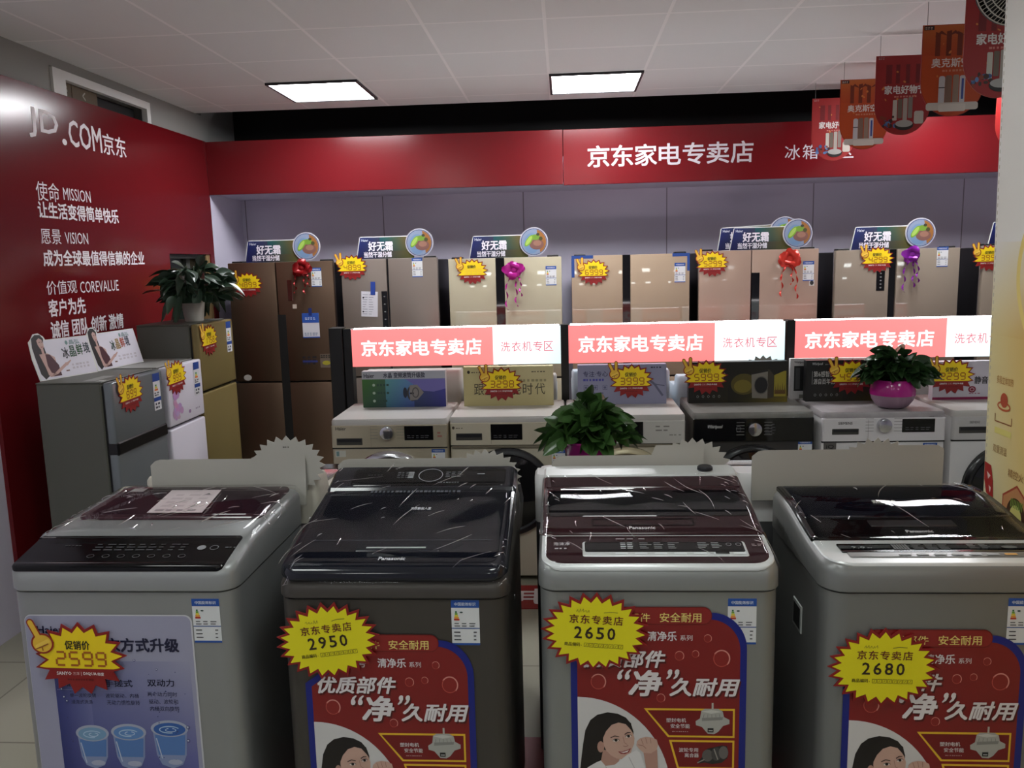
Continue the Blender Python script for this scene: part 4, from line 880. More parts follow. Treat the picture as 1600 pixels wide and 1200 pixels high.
# --- printed poster shared by the three machines of one make
def poster(t, u0, v0, name='poster', s=1.0):
    """u0, v0: place of the poster's left edge and of its banner top on the machine's front"""
    fr = front(u0, 0, v0); P = Print(fr, .0012)
    X = lambda cx: (cx - 280) * .000404 * s; Yy = lambda cy: -(cy - 192) * .0004425 * s
    C = lambda pts: [(X(a), Yy(b)) for a, b in pts]
    arc = lambda cx, cy, rx, ry, t0, t1, n=14: [(cx + rx * math.cos(t0 + (t1 - t0) * i / n), cy - ry * math.sin(t0 + (t1 - t0) * i / n)) for i in range(n + 1)]
    RED = (132, 28, 30); BLUE = (18, 32, 128)
    P.poly(C([(284, 1560), (1388, 1560)] + arc(1165, 450, 222, 225, 0, PI / 2) + [(700, 225), (284, 500)]), BLUE, 0)
    P.poly(C([(325, 1560), (1346, 1560)] + arc(1150, 455, 196, 190, 0, PI / 2) + [(700, 262), (325, 520)]), RED, 1)
    P.rrect(X(420), Yy(298), X(1168), Yy(190), .022 * s, (112, 18, 20), 2); P.rrect(X(424), Yy(292), X(1164), Yy(196), .02 * s, (142, 34, 34), 3)
    YG = (240, 220, 130); WH = (232, 226, 228)
    P.text('优质部件', X(505), Yy(280), X(785), Yy(228), YG, 4, .01); P.text('安全耐用', X(845), Yy(282), X(1102), Yy(225), YG, 4, .01)
    P.text('爱妻号', X(520), Yy(395), X(690), Yy(345), WH, 4, .01); P.text('清净乐', X(768), Yy(395), X(950), Yy(338), WH, 4, .02); P.text('系列', X(972), Yy(393), X(1048), Yy(360), WH, 4)
    for cx, cy, r in ((1143, 380, 25), (968, 487, 30), (1068, 475, 23), (1230, 502, 54), (458, 650, 50), (853, 748, 28)):
        P.oval(X(cx), Yy(cy), r * .000404, r * .00044, (142, 36, 35), 2, 20); P.ring(X(cx), Yy(cy), r * .000404, r * .00044, r * .00006, (226, 150, 140), 3, 20, -.8, 2.6); P.ring(X(cx), Yy(cy), r * .00038, r * .00041, r * .00003, (200, 90, 80), 3, 20, 2.4, 5.6)
    for dx, dy, c, l in ((9, 12, (84, 10, 14), 4), (0, 0, WH, 6)):
        P.text('优质部件', X(352 + dx), Yy(558 + dy), X(862 + dx), Yy(455 + dy), c, l, .03, .25)
        P.text('“', X(575 + dx), Yy(632 + dy), X(650 + dx), Yy(572 + dy), c, l, .04, .25); P.text('净', X(648 + dx), Yy(732 + dy), X(835 + dx), Yy(578 + dy), c, l, .035, .25); P.text('”', X(885 + dx), Yy(628 + dy), X(955 + dx), Yy(570 + dy), c, l, .04, .25)
        P.text('久耐用', X(905 + dx), Yy(732 + dy), X(1315 + dx), Yy(622 + dy), c, l, .03, .25)
    P.fan(C([(325, 1560), (325, 745)] + arc(330, 1345, 588, 600, PI / 2, -.36, 24)), (214, 212, 212), 3)
    for pts, inn in (([(745, 812), (1318, 812), (1318, 993), (898, 993)], [(768, 824), (1306, 824), (1306, 981), (906, 981)]), ([(905, 1010), (1318, 1010), (1318, 1192), (958, 1192)], [(922, 1022), (1306, 1022), (1306, 1180), (968, 1180)]),
                     ([(965, 1210), (1318, 1210), (1318, 1392), (985, 1392)], [(980, 1222), (1306, 1222), (1306, 1380), (996, 1380)])):
        P.poly(C(pts), (236, 190, 50), 2); P.poly(C(inn), (120, 18, 22), 3)
    for s_, a, b, c_, d in (('塑封电机', 888, 898, 1012, 872), ('安全节能', 915, 935, 1036, 908), ('波轮专用', 968, 1085, 1090, 1058), ('离合器', 1005, 1118, 1094, 1092)): P.text(s_, X(a), Yy(b), X(c_), Yy(d), WH, 4, .01)
    P.bars(X(925), Yy(960), X(1032), Yy(952), 1, 8, (190, 150, 150), 4, .7)
    # printed motor and gearbox
    G = (176, 176, 170)
    P.rect(X(1172), Yy(830), X(1184), Yy(775), (190, 186, 176), 4); P.poly(C([(1108, 825), (1130, 812), (1215, 812), (1242, 828), (1250, 862), (1285, 880), (1285, 905), (1245, 918), (1215, 955), (1190, 970), (1150, 968), (1112, 925), (1075, 915), (1072, 890), (1100, 872)]), G, 4)
    P.poly(C([(1112, 868), (1245, 862), (1240, 880), (1112, 888)]), (140, 140, 136), 5); P.poly(C([(1108, 828), (1170, 818), (1240, 830), (1170, 842)]), (204, 204, 198), 5)
    for i in range(5): P.line(C([(1125 + i * 24, 845), (1122 + i * 26, 866)]), .0012, (130, 130, 126), 5)
    P.rect(X(1148), Yy(958), X(1185), Yy(932), (24, 24, 26), 6); P.rect(X(1154), Yy(950), X(1180), Yy(944), (190, 190, 190), 7)
    P.poly(C([(1085, 1150), (1115, 1115), (1122, 1085), (1150, 1062), (1200, 1050), (1240, 1040), (1272, 1045), (1282, 1085), (1275, 1120), (1240, 1150), (1180, 1160), (1130, 1150), (1095, 1158)]), (40, 38, 38), 4)
    P.oval(X(1150), Yy(1105), .014, .017, (96, 92, 90), 5, 16); P.oval(X(1205), Yy(1095), .013, .019, (70, 68, 68), 5, 16); P.oval(X(1250), Yy(1085), .012, .018, (110, 106, 104), 5, 16); P.line(C([(1085, 1152), (1130, 1130)]), .003, (150, 146, 140), 6); P.line(C([(1190, 1062), (1215, 1130)]), .003, (150, 146, 140), 6)
    # printed portrait of a smiling dark-haired woman resting her fist by her cheek
    HAIR = (26, 20, 22); SK = (206, 168, 152); SK2 = (186, 144, 130); LIP = (150, 58, 62)
    P.fan(C([(332, 1240), (345, 1130), (357, 1040), (372, 955), (405, 890), (450, 856), (515, 840), (580, 848), (632, 872), (664, 910), (680, 960), (678, 1010), (560, 1100), (480, 1180), (430, 1240)]), HAIR, 4)
    P.poly(C([(486, 1075), (600, 1110), (585, 1150), (560, 1185), (500, 1215), (440, 1250), (420, 1200), (470, 1150)]), SK2, 5)
    P.fan(C([(505, 955), (540, 915), (580, 898), (622, 905), (652, 932), (674, 965), (686, 1000), (684, 1035), (672, 1064), (664, 1090), (646, 1118), (612, 1136), (572, 1132), (535, 1112), (505, 1082), (488, 1045), (484, 1000)]), SK, 6)
    P.fan(C([(470, 1000), (500, 960), (540, 912), (585, 896), (640, 918), (676, 960), (660, 900), (600, 862), (520, 860), (450, 900), (430, 980), (445, 1040), (480, 1060)]), HAIR, 7) if 0 else P.poly(C([(484, 1050), (486, 1000), (505, 958), (540, 918), (585, 902), (630, 912), (660, 944), (676, 962), (664, 905), (610, 862), (520, 862), (455, 900), (432, 990), (450, 1050)]), HAIR, 7)
    P.oval(X(470), Yy(1058), .009, .016, SK2, 7, 14)
    P.poly(C([(532, 996), (560, 984), (590, 990), (588, 994), (560, 990), (534, 1002)]), (60, 40, 38), 8); P.poly(C([(622, 974), (640, 962), (662, 962), (662, 966), (642, 968), (624, 980)]), (60, 40, 38), 8)
    P.oval(X(566), Yy(1014), .0085, .0042, (236, 226, 222), 8, 14, .1); P.oval(X(568), Yy(1013), .004, .0042, (24, 18, 18), 9, 12); P.line(C([(546, 1014), (560, 1005), (582, 1006), (590, 1014)]), .0014, (30, 20, 20), 10)
    P.oval(X(646), Yy(988), .0075, .004, (236, 226, 222), 8, 14, .2); P.oval(X(648), Yy(987), .0037, .004, (24, 18, 18), 9, 12); P.line(C([(628, 990), (640, 979), (660, 978), (668, 984)]), .0014, (30, 20, 20), 10)
    P.line(C([(612, 990), (622, 1030), (640, 1040)]), .0016, (176, 132, 118), 8); P.line(C([(614, 1050), (630, 1054), (646, 1046)]), .0018, (160, 110, 100), 8)
    P.poly(C([(580, 1086), (610, 1084), (640, 1074), (664, 1062), (650, 1090), (624, 1102), (598, 1100)]), LIP, 8); P.poly(C([(592, 1088), (612, 1088), (640, 1079), (652, 1072), (640, 1088), (614, 1094)]), (240, 234, 230), 9)
    P.poly(C([(333, 1560), (340, 1250), (385, 1190), (440, 1158), (470, 1145), (500, 1180), (560, 1170), (640, 1105), (700, 1075), (722, 1092), (752, 1180), (775, 1300), (800, 1560)]), (226, 224, 224), 7)
    P.line(C([(500, 1182), (560, 1300)]), .002, (190, 188, 190), 8); P.line(C([(650, 1120), (690, 1200)]), .002, (190, 188, 190), 8)
    P.poly(C([(742, 1085), (830, 1068), (838, 1250), (835, 1400), (778, 1400), (768, 1240)]), SK2, 7)
    P.fan(C([(702, 1018), (722, 1000), (760, 990), (800, 995), (828, 1008), (836, 1040), (826, 1072), (790, 1095), (745, 1092), (716, 1068), (698, 1045)]), SK, 8)
    for a in ((728, 1004, 742, 1040), (756, 996, 766, 1032), (786, 997, 790, 1030)): P.line(C([a[:2], a[2:]]), .0012, (160, 112, 98), 9)
    P.line(C([(708, 1040), (740, 1046), (760, 1064)]), .0016, (160, 112, 98), 9)
    return P.build(name, PRINTG, t_kid[t.name])
def tag_b(price, label, loc, roll=0.0, note=True):
    t = thing('price_tag', label, 'price tag', loc, rot=(0, roll, 0), group='large starburst price tags on the nearest washers')
    fr = front(0, -.003, 0)
    MB().prism(starpts(.138, .106, 24, .82), fr, .0025, fan=True).build('backing_card', REDBOARD, t, smooth=0)
    P = Print(fr, .0005); P.fan(starpts(.126, .095, 24, .82), (236, 226, 24), 0); BR = (104, 22, 24); DG = (50, 34, 22)
    for i, ch in enumerate('京东专卖店'): P.text(ch, -.066 + i * .028, .022, -.066 + i * .028 + .023, .045, BR, 2, .015)
    for i, ch in enumerate(price):
        u = -.052 + i * .028; P.text(ch, u, -.018, u + .019, .013, DG, 2, .022)
    P.text('商品编码', -.076, -.040, -.036, -.030, (60, 40, 20), 2, .01); P.rect(-.033, -.038, -.032, -.036, (60, 40, 20), 2)
    for i in range(8):
        u = -.026 + i * .0125
        for a in ((u, -.041, u + .011, -.040), (u, -.031, u + .011, -.030), (u, -.041, u + .0009, -.030), (u + .0101, -.041, u + .011, -.030)): P.rect(*a, (90, 70, 20), 2)
        P.line([(u + .004, -.038), (u + .007, -.033)], .001, (90, 70, 20), 2)
    if note:
        q = random.Random(len(price) + int(price)); 
        for i in range(5): P.line([(-.05 + i * .007, .053 + q.uniform(-.003, .003)), (-.046 + i * .007, .058 + q.uniform(-.003, .003)), (-.045 + i * .007, .052)], .0012, (150, 140, 40), 2)
        P.line([(.02, .053), (.035, .056), (.055, .055)], .0016, (120, 110, 40), 2)
    P.build('price_print', PRINT, t)
    return t

# --- machine 1: silver with a black slanted front panel and film over its purple-brown lid
z1 = interp([(0, .922), (.01, .93), (.15, .962), (.28, .968), (.58, .980)])
M1, xc, w = washer('pale silver top-loading washer with a blue water-glass poster, nearest the red wall', -1.487, -.868, 1.978, .585, .866, z1, SILV1, SILV1, .05)
CP = slab(M1, 'control_panel', -w / 2 + .012, w / 2 - .028, .004, .155, z1, -.006, .0035, PBLACK, .018, .01)
P = Print(deckfr(z1, .03, .004)); q = random.Random(3)
for i in range(7): P.ring(-.10 + i * .042, .022, .010, .008, .0012, (92, 92, 96), 1, 14)
P.bars(-.11, .045, .16, .085, 3, 9, (70, 70, 74), 1, .3, 4, .5); P.oval(.19, .062, .012, .011, (130, 130, 134), 1, 18); P.ring(.225, .062, .012, .011, .0015, (120, 120, 124), 1, 18); P.bars(.255, .06, .29, .066, 1, 3, (84, 84, 88), 1); P.bars(-.20, .07, -.15, .076, 1, 5, (66, 66, 70), 1)
P.build('panel_marks', PRINT, CP)
LD = slab(M1, 'lid', -w / 2 + .03, w / 2 - .03, .285, .575, z1, 0, .008, mat('purple_brown_lid', (58, 38, 46), .16), .03)
slab(LD, 'lid_window', -w / 2 + .055, w / 2 - .055, .305, .56, z1, .006, .0095, mat('purple_glass', (44, 30, 38), .05), .03)
P = Print(deckfr(z1, .31, .0125)); P.poly([(-.075, 0), (.095, 0), (.065, .215), (-.1, .215)], (206, 192, 194)); P.bars(-.06, .01, .07, .18, 5, 3, (188, 172, 176), 1, .5); P.bars(-.06, .012, .075, .03, 1, 4, (130, 118, 124), 2, .6); P.poly([(.03, .165), (.05, .165), (.04, .18)], (40, 36, 40), 2); P.rect(-.235, .20, -.19, .235, (150, 146, 146)); P.build('instruction_sheet', PRINT, LD)
film(M1, -w / 2 - .002, w / 2 + .004, .13, .585, z1, .016, 1.0, 60, (.05, .03, 0, .01), .9, .7)
P = Print(front(-xc, .002, 0), .0012)
LV = (160, 160, 184)
X = lambda c: -1.429 + (c - 192) * .00175 / 4 * 1.0; Z = lambda c: .795 - (c - 258) * .00183 / 4
P.rrect(X(150), Z(1500), X(1200), Z(245), (0, 0, .02, .02), (206, 206, 212), 0); P.rrect(X(152), Z(1500), X(1190), Z(252), (0, 0, .018, .018), LV, 1)
P.grad(X(300), Z(1500), X(1165), Z(530), (40, 48, 118), (70, 74, 150), LV, (108, 112, 160), 2, 12, 8); P.grad(X(300), Z(1500), X(520), Z(640), (30, 38, 104), (84, 88, 150), (120, 124, 170), (56, 62, 128), 3, 4, 6)
NV = (26, 28, 60)
P.text('Haier', X(225), Z(358), X(390), Z(315), NV, 4, .03); P.text('洗衣方式升级', X(560), Z(470), X(1105), Z(388), NV, 4, .035)
P.text('波轮式', X(375), Z(690), X(550), Z(645), NV, 4, .02); P.text('手搓式', X(620), Z(690), X(792), Z(645), NV, 4, .02); P.text('双动力', X(888), Z(685), X(1055), Z(640), NV, 4, .02)
for s_, a, b, c_, d in (('单一波轮旋转', 388, 758, 555, 732), ('浸泡式洗涤', 392, 800, 530, 774), ('波轮驱动，内桶', 615, 760, 825, 732), ('无动力惯性旋转', 620, 804, 828, 774), ('两个动力同时', 882, 748, 1068, 720), ('驱动、波轮和', 886, 795, 1070, 766), ('内桶双向旋转', 890, 840, 1075, 810)): P.text(s_, X(a), Z(b), X(c_), Z(d), NV, 4, .0, res=1)
P.bars(X(310), Z(712), X(1150), Z(708), 1, 3, (140, 144, 180), 4, .6)
for i, (cx, cy) in enumerate(((505, 985), (738, 975), (1000, 950))):
    k = 1 + i * .06; hw = 98 * k
    P.poly([(X(cx - hw), Z(cy)), (X(cx + hw), Z(cy)), (X(cx + hw * .86), Z(cy + 150 * k)), (X(cx + hw * .6), Z(cy + 205 * k)), (X(cx), Z(cy + 228 * k)), (X(cx - hw * .6), Z(cy + 205 * k)), (X(cx - hw * .86), Z(cy + 150 * k))], (136, 150, 190), 4)
    P.poly([(X(cx - hw * .88), Z(cy + 40)), (X(cx + hw * .88), Z(cy + 40)), (X(cx + hw * .75), Z(cy + 150 * k)), (X(cx - hw * .75), Z(cy + 150 * k))], (84, 124, 186), 5)
    P.oval(X(cx), Z(cy), hw * .00175 / 4 * 1.08, .024, (170, 176, 196), 5, 28); P.oval(X(cx), Z(cy + 4), hw * .00175 / 4 * .92, .019, ((120, 160, 196), (96, 140, 200), (50, 96, 170))[i], 6, 28)
    P.ring(X(cx), Z(cy + 6), hw * .00175 / 4 * .6, .011, .003, (176, 204, 226), 7, 22, .4, 5); P.ring(X(cx + 8), Z(cy + 8), hw * .00175 / 4 * .32, .006, .002, (196, 216, 234), 7, 18, 2, 7.5)
    P.line([(X(cx - hw * .8), Z(cy + 60)), (X(cx - hw * .55), Z(cy + 190))], .003, (190, 200, 220), 7); P.oval(X(cx + 20), Z(cy + 190 * k), .02, .008, (176, 182, 204), 6, 14)
q = random.Random(6)
for i in range(46):
    a, b = q.choice((q.uniform(320, 400), q.uniform(900, 1150))), q.uniform(560, 1190); rr = q.uniform(.0006, .0022); P.oval(X(a), Z(b), rr, rr, (60, 62, 110), 8, 8)
for a, b, r_ in ((1120, 940, .005), (1115, 1025, .005), (955, 578, .003), (342, 705, .004), (352, 755, .004), (368, 780, .004), (820, 522, .0035)): P.ring(X(a), Z(b), r_, r_, .0012, (50, 52, 96), 8, 12); P.oval(X(a) - r_ * .2, Z(b) + r_ * .2, r_ * .5, r_ * .5, (200, 204, 220), 8, 8)
P.build('poster', PRINTG, t_kid[M1.name])
energy_label(t_kid[M1.name], front(-xc, .002, 0), -.985, .846, .074, .122)
price_tag('2599', 'yellow price tag reading 2599 on the washer with the water-glass poster', (-1.298, 1.972, .683), 0, .02, fingers=1, k=1.12)

# --- machine 2: dark titanium with a navy glass lid
M2, xc, w = washer('dark titanium top-loading washer with a navy glass lid', -.752, -.152, 1.972, .60, .850, interp([(0, .895), (.445, .95), (.59, .99)]), DGREY, DGREY)
zl = interp([(-.01, .925), (.012, .931), (.45, 1.004)])
LD = MB().loft(-w / 2 + .002, w / 2 - .002, -.004, .462, .05, .012, [(.008, lambda q: zl(q) - .035), (0, lambda q: zl(q) - .026), (0, lambda q: zl(q) - .012), (.006, lambda q: zl(q) - .003), (.016, zl)], mids=[.08 + k * .05 for k in range(7)], n=8).build('lid', NAVY, M2)
slab(LD, 'lid_glass', -w / 2 + .03, w / 2 - .03, .03, .455, zl, -.002, .0015, BGLASS, .03, .008, .0012)
slab(LD, 'lid_handle', -.115, .115, .085, .125, zl, .0005, .004, mat('dark_handle', (30, 32, 40), .2), .006)
MB().box(-.085, .075, .098, .104, zl(.1) + .004, zl(.1) + .0055).build('handle_line', RIM, LD, smooth=0)
zr = interp([(.462, 1.007), (.60, 1.048)])
MB().loft(-w / 2 + .004, w / 2 - .004, .466, .60, .012, .03, [(0, .94), (0, lambda q: zr(q) - .008), (.008, zr)], mids=[.5, .53, .56]).build('rear_housing', NAVY, M2)
CP = slab(M2, 'control_panel', -w / 2 + .075, w / 2 - .04, .482, .585, zr, -.004, .0022, PBLACK, .012, .02, .0015)
P = Print(deckfr(zr, .49, .0025)); P.ring(.022, .048, .039, .038, .0025, (170, 172, 180), 2, 36)
P.bars(-.085, .032, -.045, .07, 4, 3, (110, 112, 118), 1, .35, 3); P.bars(-.05, .03, -.028, .07, 5, 1, (190, 192, 196), 1, .5, 3, .1); P.bars(.07, .034, .125, .07, 4, 3, (120, 122, 128), 1, .4, 4); P.bars(.17, .05, .20, .058, 1, 1, (170, 172, 178), 1); P.bars(-.18, .048, -.13, .054, 1, 5, (100, 100, 104), 1); P.bars(.05, .002, .12, .008, 1, 8, (150, 152, 158), 1)
P.build('panel_marks', PRINT, CP)
P = Print(deckfr(zl, .02, .003)); P.text('Panasonic', -.04, .018, .03, .034, (226, 226, 230), 1, .02); P.build('brand', PRINT, LD)
P = Print(deckfr(zl, .30, .003)); P.text('洗衣粉投入盒', -.005, .02, .055, .037, (220, 222, 228), 1, .015, res=1); P.build('lid_lettering', PRINT, LD)
P = Print(deckfr(zl, .142, .003)); P.rect(-.25, 0, .25, .0012, (90, 96, 110)); P.build('lid_line', PRINT, LD)
P = Print(deckfr(zl, .432, .003)); P.bars(-.15, .002, .13, .018, 1, 22, (84, 88, 98), 1, .8, 5); P.build('lid_small_print', PRINT, LD)
film(M2, -w / 2 - .004, w / 2 + .012, -.006, .60, interp([(0, .934), (.45, 1.006), (.6, 1.052)]), .006, 3.0, 46, (.015, .12, .05, .0), 1.0, .35)
poster(M2, -.694 - xc, .7525)
energy_label(t_kid[M2.name], front(-xc, .002, 0), -.300, .846, .072, .122)
tag_b('2950', 'yellow starburst tag reading 2950 on the dark titanium washer', (-.623, 1.966, .738), -.13)

# --- machine 3: silver with a maroon glass lid
_c3 = [(.24 + .18 * k / 10, .974 + .248 * (.018 * k) - .5 * (.018 * k) ** 2) for k in range(11)]
z3 = interp([(0, .922), (.012, .931), (.15, .957)] + _c3 + [(.505, _c3[-1][1] + .019), (.59, 1.034)])
M3, xc, w = washer('silver top-loading washer with a maroon glass lid', -.074, .530, 1.980, .59, .868, z3, SILV, SILV)
slab(M3, 'rim', -w / 2 + .006, w / 2 - .006, .003, .20, z3, -.004, .003, RIM, .05, .01)
CP = slab(M3, 'front_panel', -w / 2 + .017, w / 2 - .017, .016, .150, z3, 0, .0042, MAROON, .045, .008, .0012)
slab(CP, 'display', -.19, .235, .045, .118, z3, .002, .0065, RIM, .008)
slab(CP, 'display_glass', -.183, .228, .064, .114, z3, .004, .0078, DISP, .006, .006, .001)
P = Print(deckfr(z3, .066, .0085))
P.bars(-.09, .008, -.055, .042, 4, 2, (200, 202, 204), 1, .45, 2, .1); P.bars(-.04, .008, .07, .042, 4, 3, (150, 152, 154), 1, .35, 5); P.bars(.11, .01, .18, .042, 4, 2, (150, 152, 154), 1, .4, 6); P.ring(.19, .03, .007, .007, .001, (170, 170, 174), 1, 14); P.ring(.215, .03, .007, .007, .001, (170, 170, 174), 1, 14); P.build('display_marks', PRINT, CP)
P = Print(deckfr(z3, .048, .0072)); 
for i in range(7): P.rrect(-.105 + i * .05, .003, -.073 + i * .05, .011, .002, (236, 238, 240), 1)
P.rect(.15, .004, .185, .013, (20, 20, 22), 2); P.build('buttons', PRINT, CP)
P = Print(deckfr(z3, .09, .005)); P.text('泡沫净', -.265, .008, -.222, .024, (200, 196, 198), 1, .01, res=1); P.bars(-.262, -.012, -.225, -.002, 1, 3, (180, 176, 178), 1); P.bars(.25, .002, .28, .016, 2, 2, (120, 110, 112), 1); P.bars(-.10, .038, -.01, .044, 1, 3, (150, 146, 148), 1, .9); P.build('panel_marks', PRINT, CP)
LD = slab(M3, 'lid', -w / 2 + .006, w / 2 - .006, .154, .505, z3, -.002, .009, MAROON, .008)
slab(LD, 'lid_window', -w / 2 + .016, w / 2 - .016, .245, .41, z3, .006, .011, MGLASS, .025, .03, .0012)
MB().loft(-.16, .12, .194, .232, .006, .006, [(0, lambda q: z3(q) + .004), (0, lambda q: z3(q) + .0105), (.004, lambda q: z3(q) + .0105), (.006, lambda q: z3(q) + .007)]).build('lid_handle', PBLACK, LD)
P = Print(deckfr(z3, .168, .0105)); P.text('Panasonic', -.06, .004, .01, .018, (232, 228, 230), 1, .02); P.build('brand', PRINT, LD)
slab(LD, 'rear_strip', -w / 2 + .012, w / 2 - .012, .43, .50, z3, .006, .0115, MAROON, .006)
MB().loft(-w / 2 + .004, w / 2 - .004, .508, .59, .01, .02, [(0, .98), (0, lambda q: z3(q) + .004), (.006, lambda q: z3(q) + .010)]).build('rear_housing', LGREY, M3)
MB().lathe([(.024, 0), (.024, .008), (.02, .012), (.001, .012)], 20, (.205, .55, z3(.55) + .010)).build('inlet_cap', DARKM, M3)
film(M3, -w / 2 - .002, w / 2 + .006, .0, .51, z3, .013, 7.0, 56, (.02, .03, .012, 0), 2.2, .4)
poster(M3, .0015 - xc, .826)
energy_label(t_kid[M3.name], front(-xc, .002, 0), .400, .848, .071, .122, k=-.0005)
tag_b('2650', 'yellow starburst tag reading 2650 on the silver washer with the maroon lid', (.066, 1.974, .762), .06)

# --- machine 4: silver grey with a black lid
_c4 = [(.27 + .265 * k / 12, (.9535) + .215 * (.265 * k / 12) - .5 * (.265 * k / 12) ** 2) for k in range(13)]
z4 = interp([(0, .920), (.015, .930), (.16, .938), (.262, .952)] + _c4)
M4, xc, w = washer('silver grey top-loading washer with a black lid beside the advertising panel', .638, 1.238, 1.985, .545, .862, z4, SILV2, SILV2, .06)
CP = slab(M4, 'front_panel', -w / 2 + .012, w / 2 - .012, .012, .16, z4, -.004, .004, RIM, .06, .008)
slab(CP, 'display', -.225, .27, .045, .125, z4, .002, .0065, mat('grey_panel_strip', (110, 110, 108), .3), .006)
slab(CP, 'display_glass', -.235, .275, .075, .128, z4, .003, .0075, DISP, .004, .004, .001)
P = Print(deckfr(z4, .08, .0083)); P.text('9.0', -.205, .014, -.17, .026, (170, 172, 174), 1, .0, res=1); P.bars(-.165, .014, -.15, .02, 1, 2, (130, 132, 134), 1)
P.bars(-.10, .006, -.06, .04, 1, 6, (120, 122, 124), 1, .9, 3, .2); P.bars(-.05, .006, .05, .04, 4, 3, (110, 112, 114), 1, .35, 4); P.bars(.09, .01, .15, .04, 4, 2, (120, 122, 124), 1, .4); P.oval(.19, .02, .02, .008, (110, 112, 110), 1, 16); P.bars(.24, .01, .27, .03, 2, 2, (110, 112, 114), 1); P.build('display_marks', PRINT, CP)
P = Print(deckfr(z4, .05, .0072))
for i in range(7): P.rrect(-.10 + i * .043, .003, -.07 + i * .043, .013, .002, (176, 178, 180) if i < 6 else (226, 170, 90), 1)
P.build('buttons', PRINT, CP)
LD = slab(M4, 'lid', -w / 2 + .012, w / 2 + .002, .160, .535, z4, -.002, .010, PBLACK, .008)
slab(LD, 'lid_glass', -w / 2 + .022, w / 2 - .008, .278, .53, z4, .007, .0115, BGLASS, .012, .02, .001)
slab(LD, 'lid_handle', -.11, .12, .225, .262, z4, .008, .0125, mat('dark_grey_slot', (34, 34, 36), .3), .004)
P = Print(deckfr(z4, .18, .011)); P.text('Panasonic', -.03, .006, .04, .020, (226, 226, 228), 1, .02); P.build('brand', PRINT, LD)
P = Print(deckfr(z4, .36, .0122)); P.text('洗衣粉投入盒', -.055, .0, .01, .022, (226, 228, 222), 1, .015, res=1); P.build('lid_lettering', PRINT, LD)
GP = MB().box(-w / 2 - .001, -w / 2 + .006, .19, .27, .66, .74, .002).build('side_grip', LGREY, M4); MB().box(-w / 2 - .002, -w / 2 + .004, .20, .26, .67, .73).build('grip_recess', SEAM, GP, smooth=0)
film(M4, -w / 2 - .006, w / 2 + .004, .10, .545, z4, .014, 11.0, 22, (.10, .02, 0, 0), 1.9, .5)
poster(M4, .690 - xc, .766)
energy_label(t_kid[M4.name], front(-xc, .002, 0), 1.082, .848, .072, .122)
tag_b('2680', 'yellow starburst tag reading 2680 on the silver grey washer with the black lid', (.785, 1.979, .668), 0.02)

# ---------------------------------------------------------------- washers standing back to back with the nearest row, and the backs of their boards
BODYD = mat('shade_dark_cabinet', (70, 70, 72), .5)  # cabinet colour darkened to hold the shadow between the two rows
for x0, x1, m, l in ((-1.43, -.83, mat('cream_plastic', (196, 190, 176), .4), 'cream top-loading washer behind the one with the water-glass poster'), (-.77, -.19, mat('mid_grey_plastic', (120, 120, 122), .4), 'grey top-loading washer hidden behind the dark titanium one'),
                     (-.105, .485, WHITEM, 'white top-loading washer carrying the pothos, behind the maroon-lidded one'), (.545, 1.14, WHITEM, 'white top-loading washer behind the black-lidded one')):
    rear_washer(x0, x1, l, y=2.615, h=1.0, m=m, d=.535, body=BODYD, group='top-loading washers facing away behind the nearest row')
def back_board(x0, x1, z0, z1, label, curl=0.0, star=None, starlabel=None, y=2.592, step=None):
    w = x1 - x0
    t = thing('sign_board', label, 'promotion sign', ((x0 + x1) / 2, y, z0), group='blank grey board backs behind the nearest washers')
    H = z1 - z0; out = rrpts(-w / 2, 0, w / 2, H, (.004, .004, .02, .03))
    n = len(out); nx, nz = 32, 8; b = MB()
    def pt(u, v, off):
        x = -w / 2 + w * u; z = H * v
        c = curl * max(0, u - .7) ** 2 * 9 * max(0, .6 - v) / .6
        if step and u > step[0]: z = (H + step[1]) * v
        if u < .06: z = min(z, H - .02 * (1 - u / .06) ** 2)
        if u > .96: z = min(z, H + (step[1] if step else 0) - .012 * ((u - .96) / .04) ** 2)
        return (x, off - c, z)
    b.grid(nx, nz, lambda u, v: pt(u, v, 0)); b.grid(nx, nz, lambda u, v: pt(u, v, .004))
    b.build('board', CARD, t, smooth=60)
    if star:
        sx, sz, sk = star
        s = thing('price_tag', starlabel, 'price tag', (sx, y + .010, sz), group='grey backs of starburst price tags behind the nearest washers')
        MB().prism(starpts(.125 * sk, .098 * sk, 24, .84), front(0, 0, 0), .003, fan=True).build('backing_card', CARD, s, smooth=0)
        P = Print(front(0, 0, 0)); P.bars(-.012, .058, .012, .066, 1, 3, (90, 88, 84), 1); P.build('small_print', PRINT, s)
back_board(-1.39, -.862, .915, 1.070, 'blank grey board back rising behind the washer with the water-glass poster', .02, (-.925, 1.045, 1.02), 'grey starburst tag back behind the washer with the water-glass poster', step=(.66, .012))
back_board(-.752, -.20, .93, 1.066, 'blank grey board back rising behind the dark titanium washer', 0, (-.265, 1.0, .95), 'grey starburst tag back behind the dark titanium washer')
back_board(-.045, .44, .93, 1.070, 'blank grey board back rising behind the maroon-lidded washer', 0, (.405, 1.025, 1.0), 'grey starburst tag back behind the maroon-lidded washer', step=(.66, .032))
back_board(.592, 1.185, .918, 1.082, 'blank grey board back rising behind the black-lidded washer', 0, (.985, 1.02, 1.0), 'grey starburst tag back behind the black-lidded washer', step=(.55, .012))

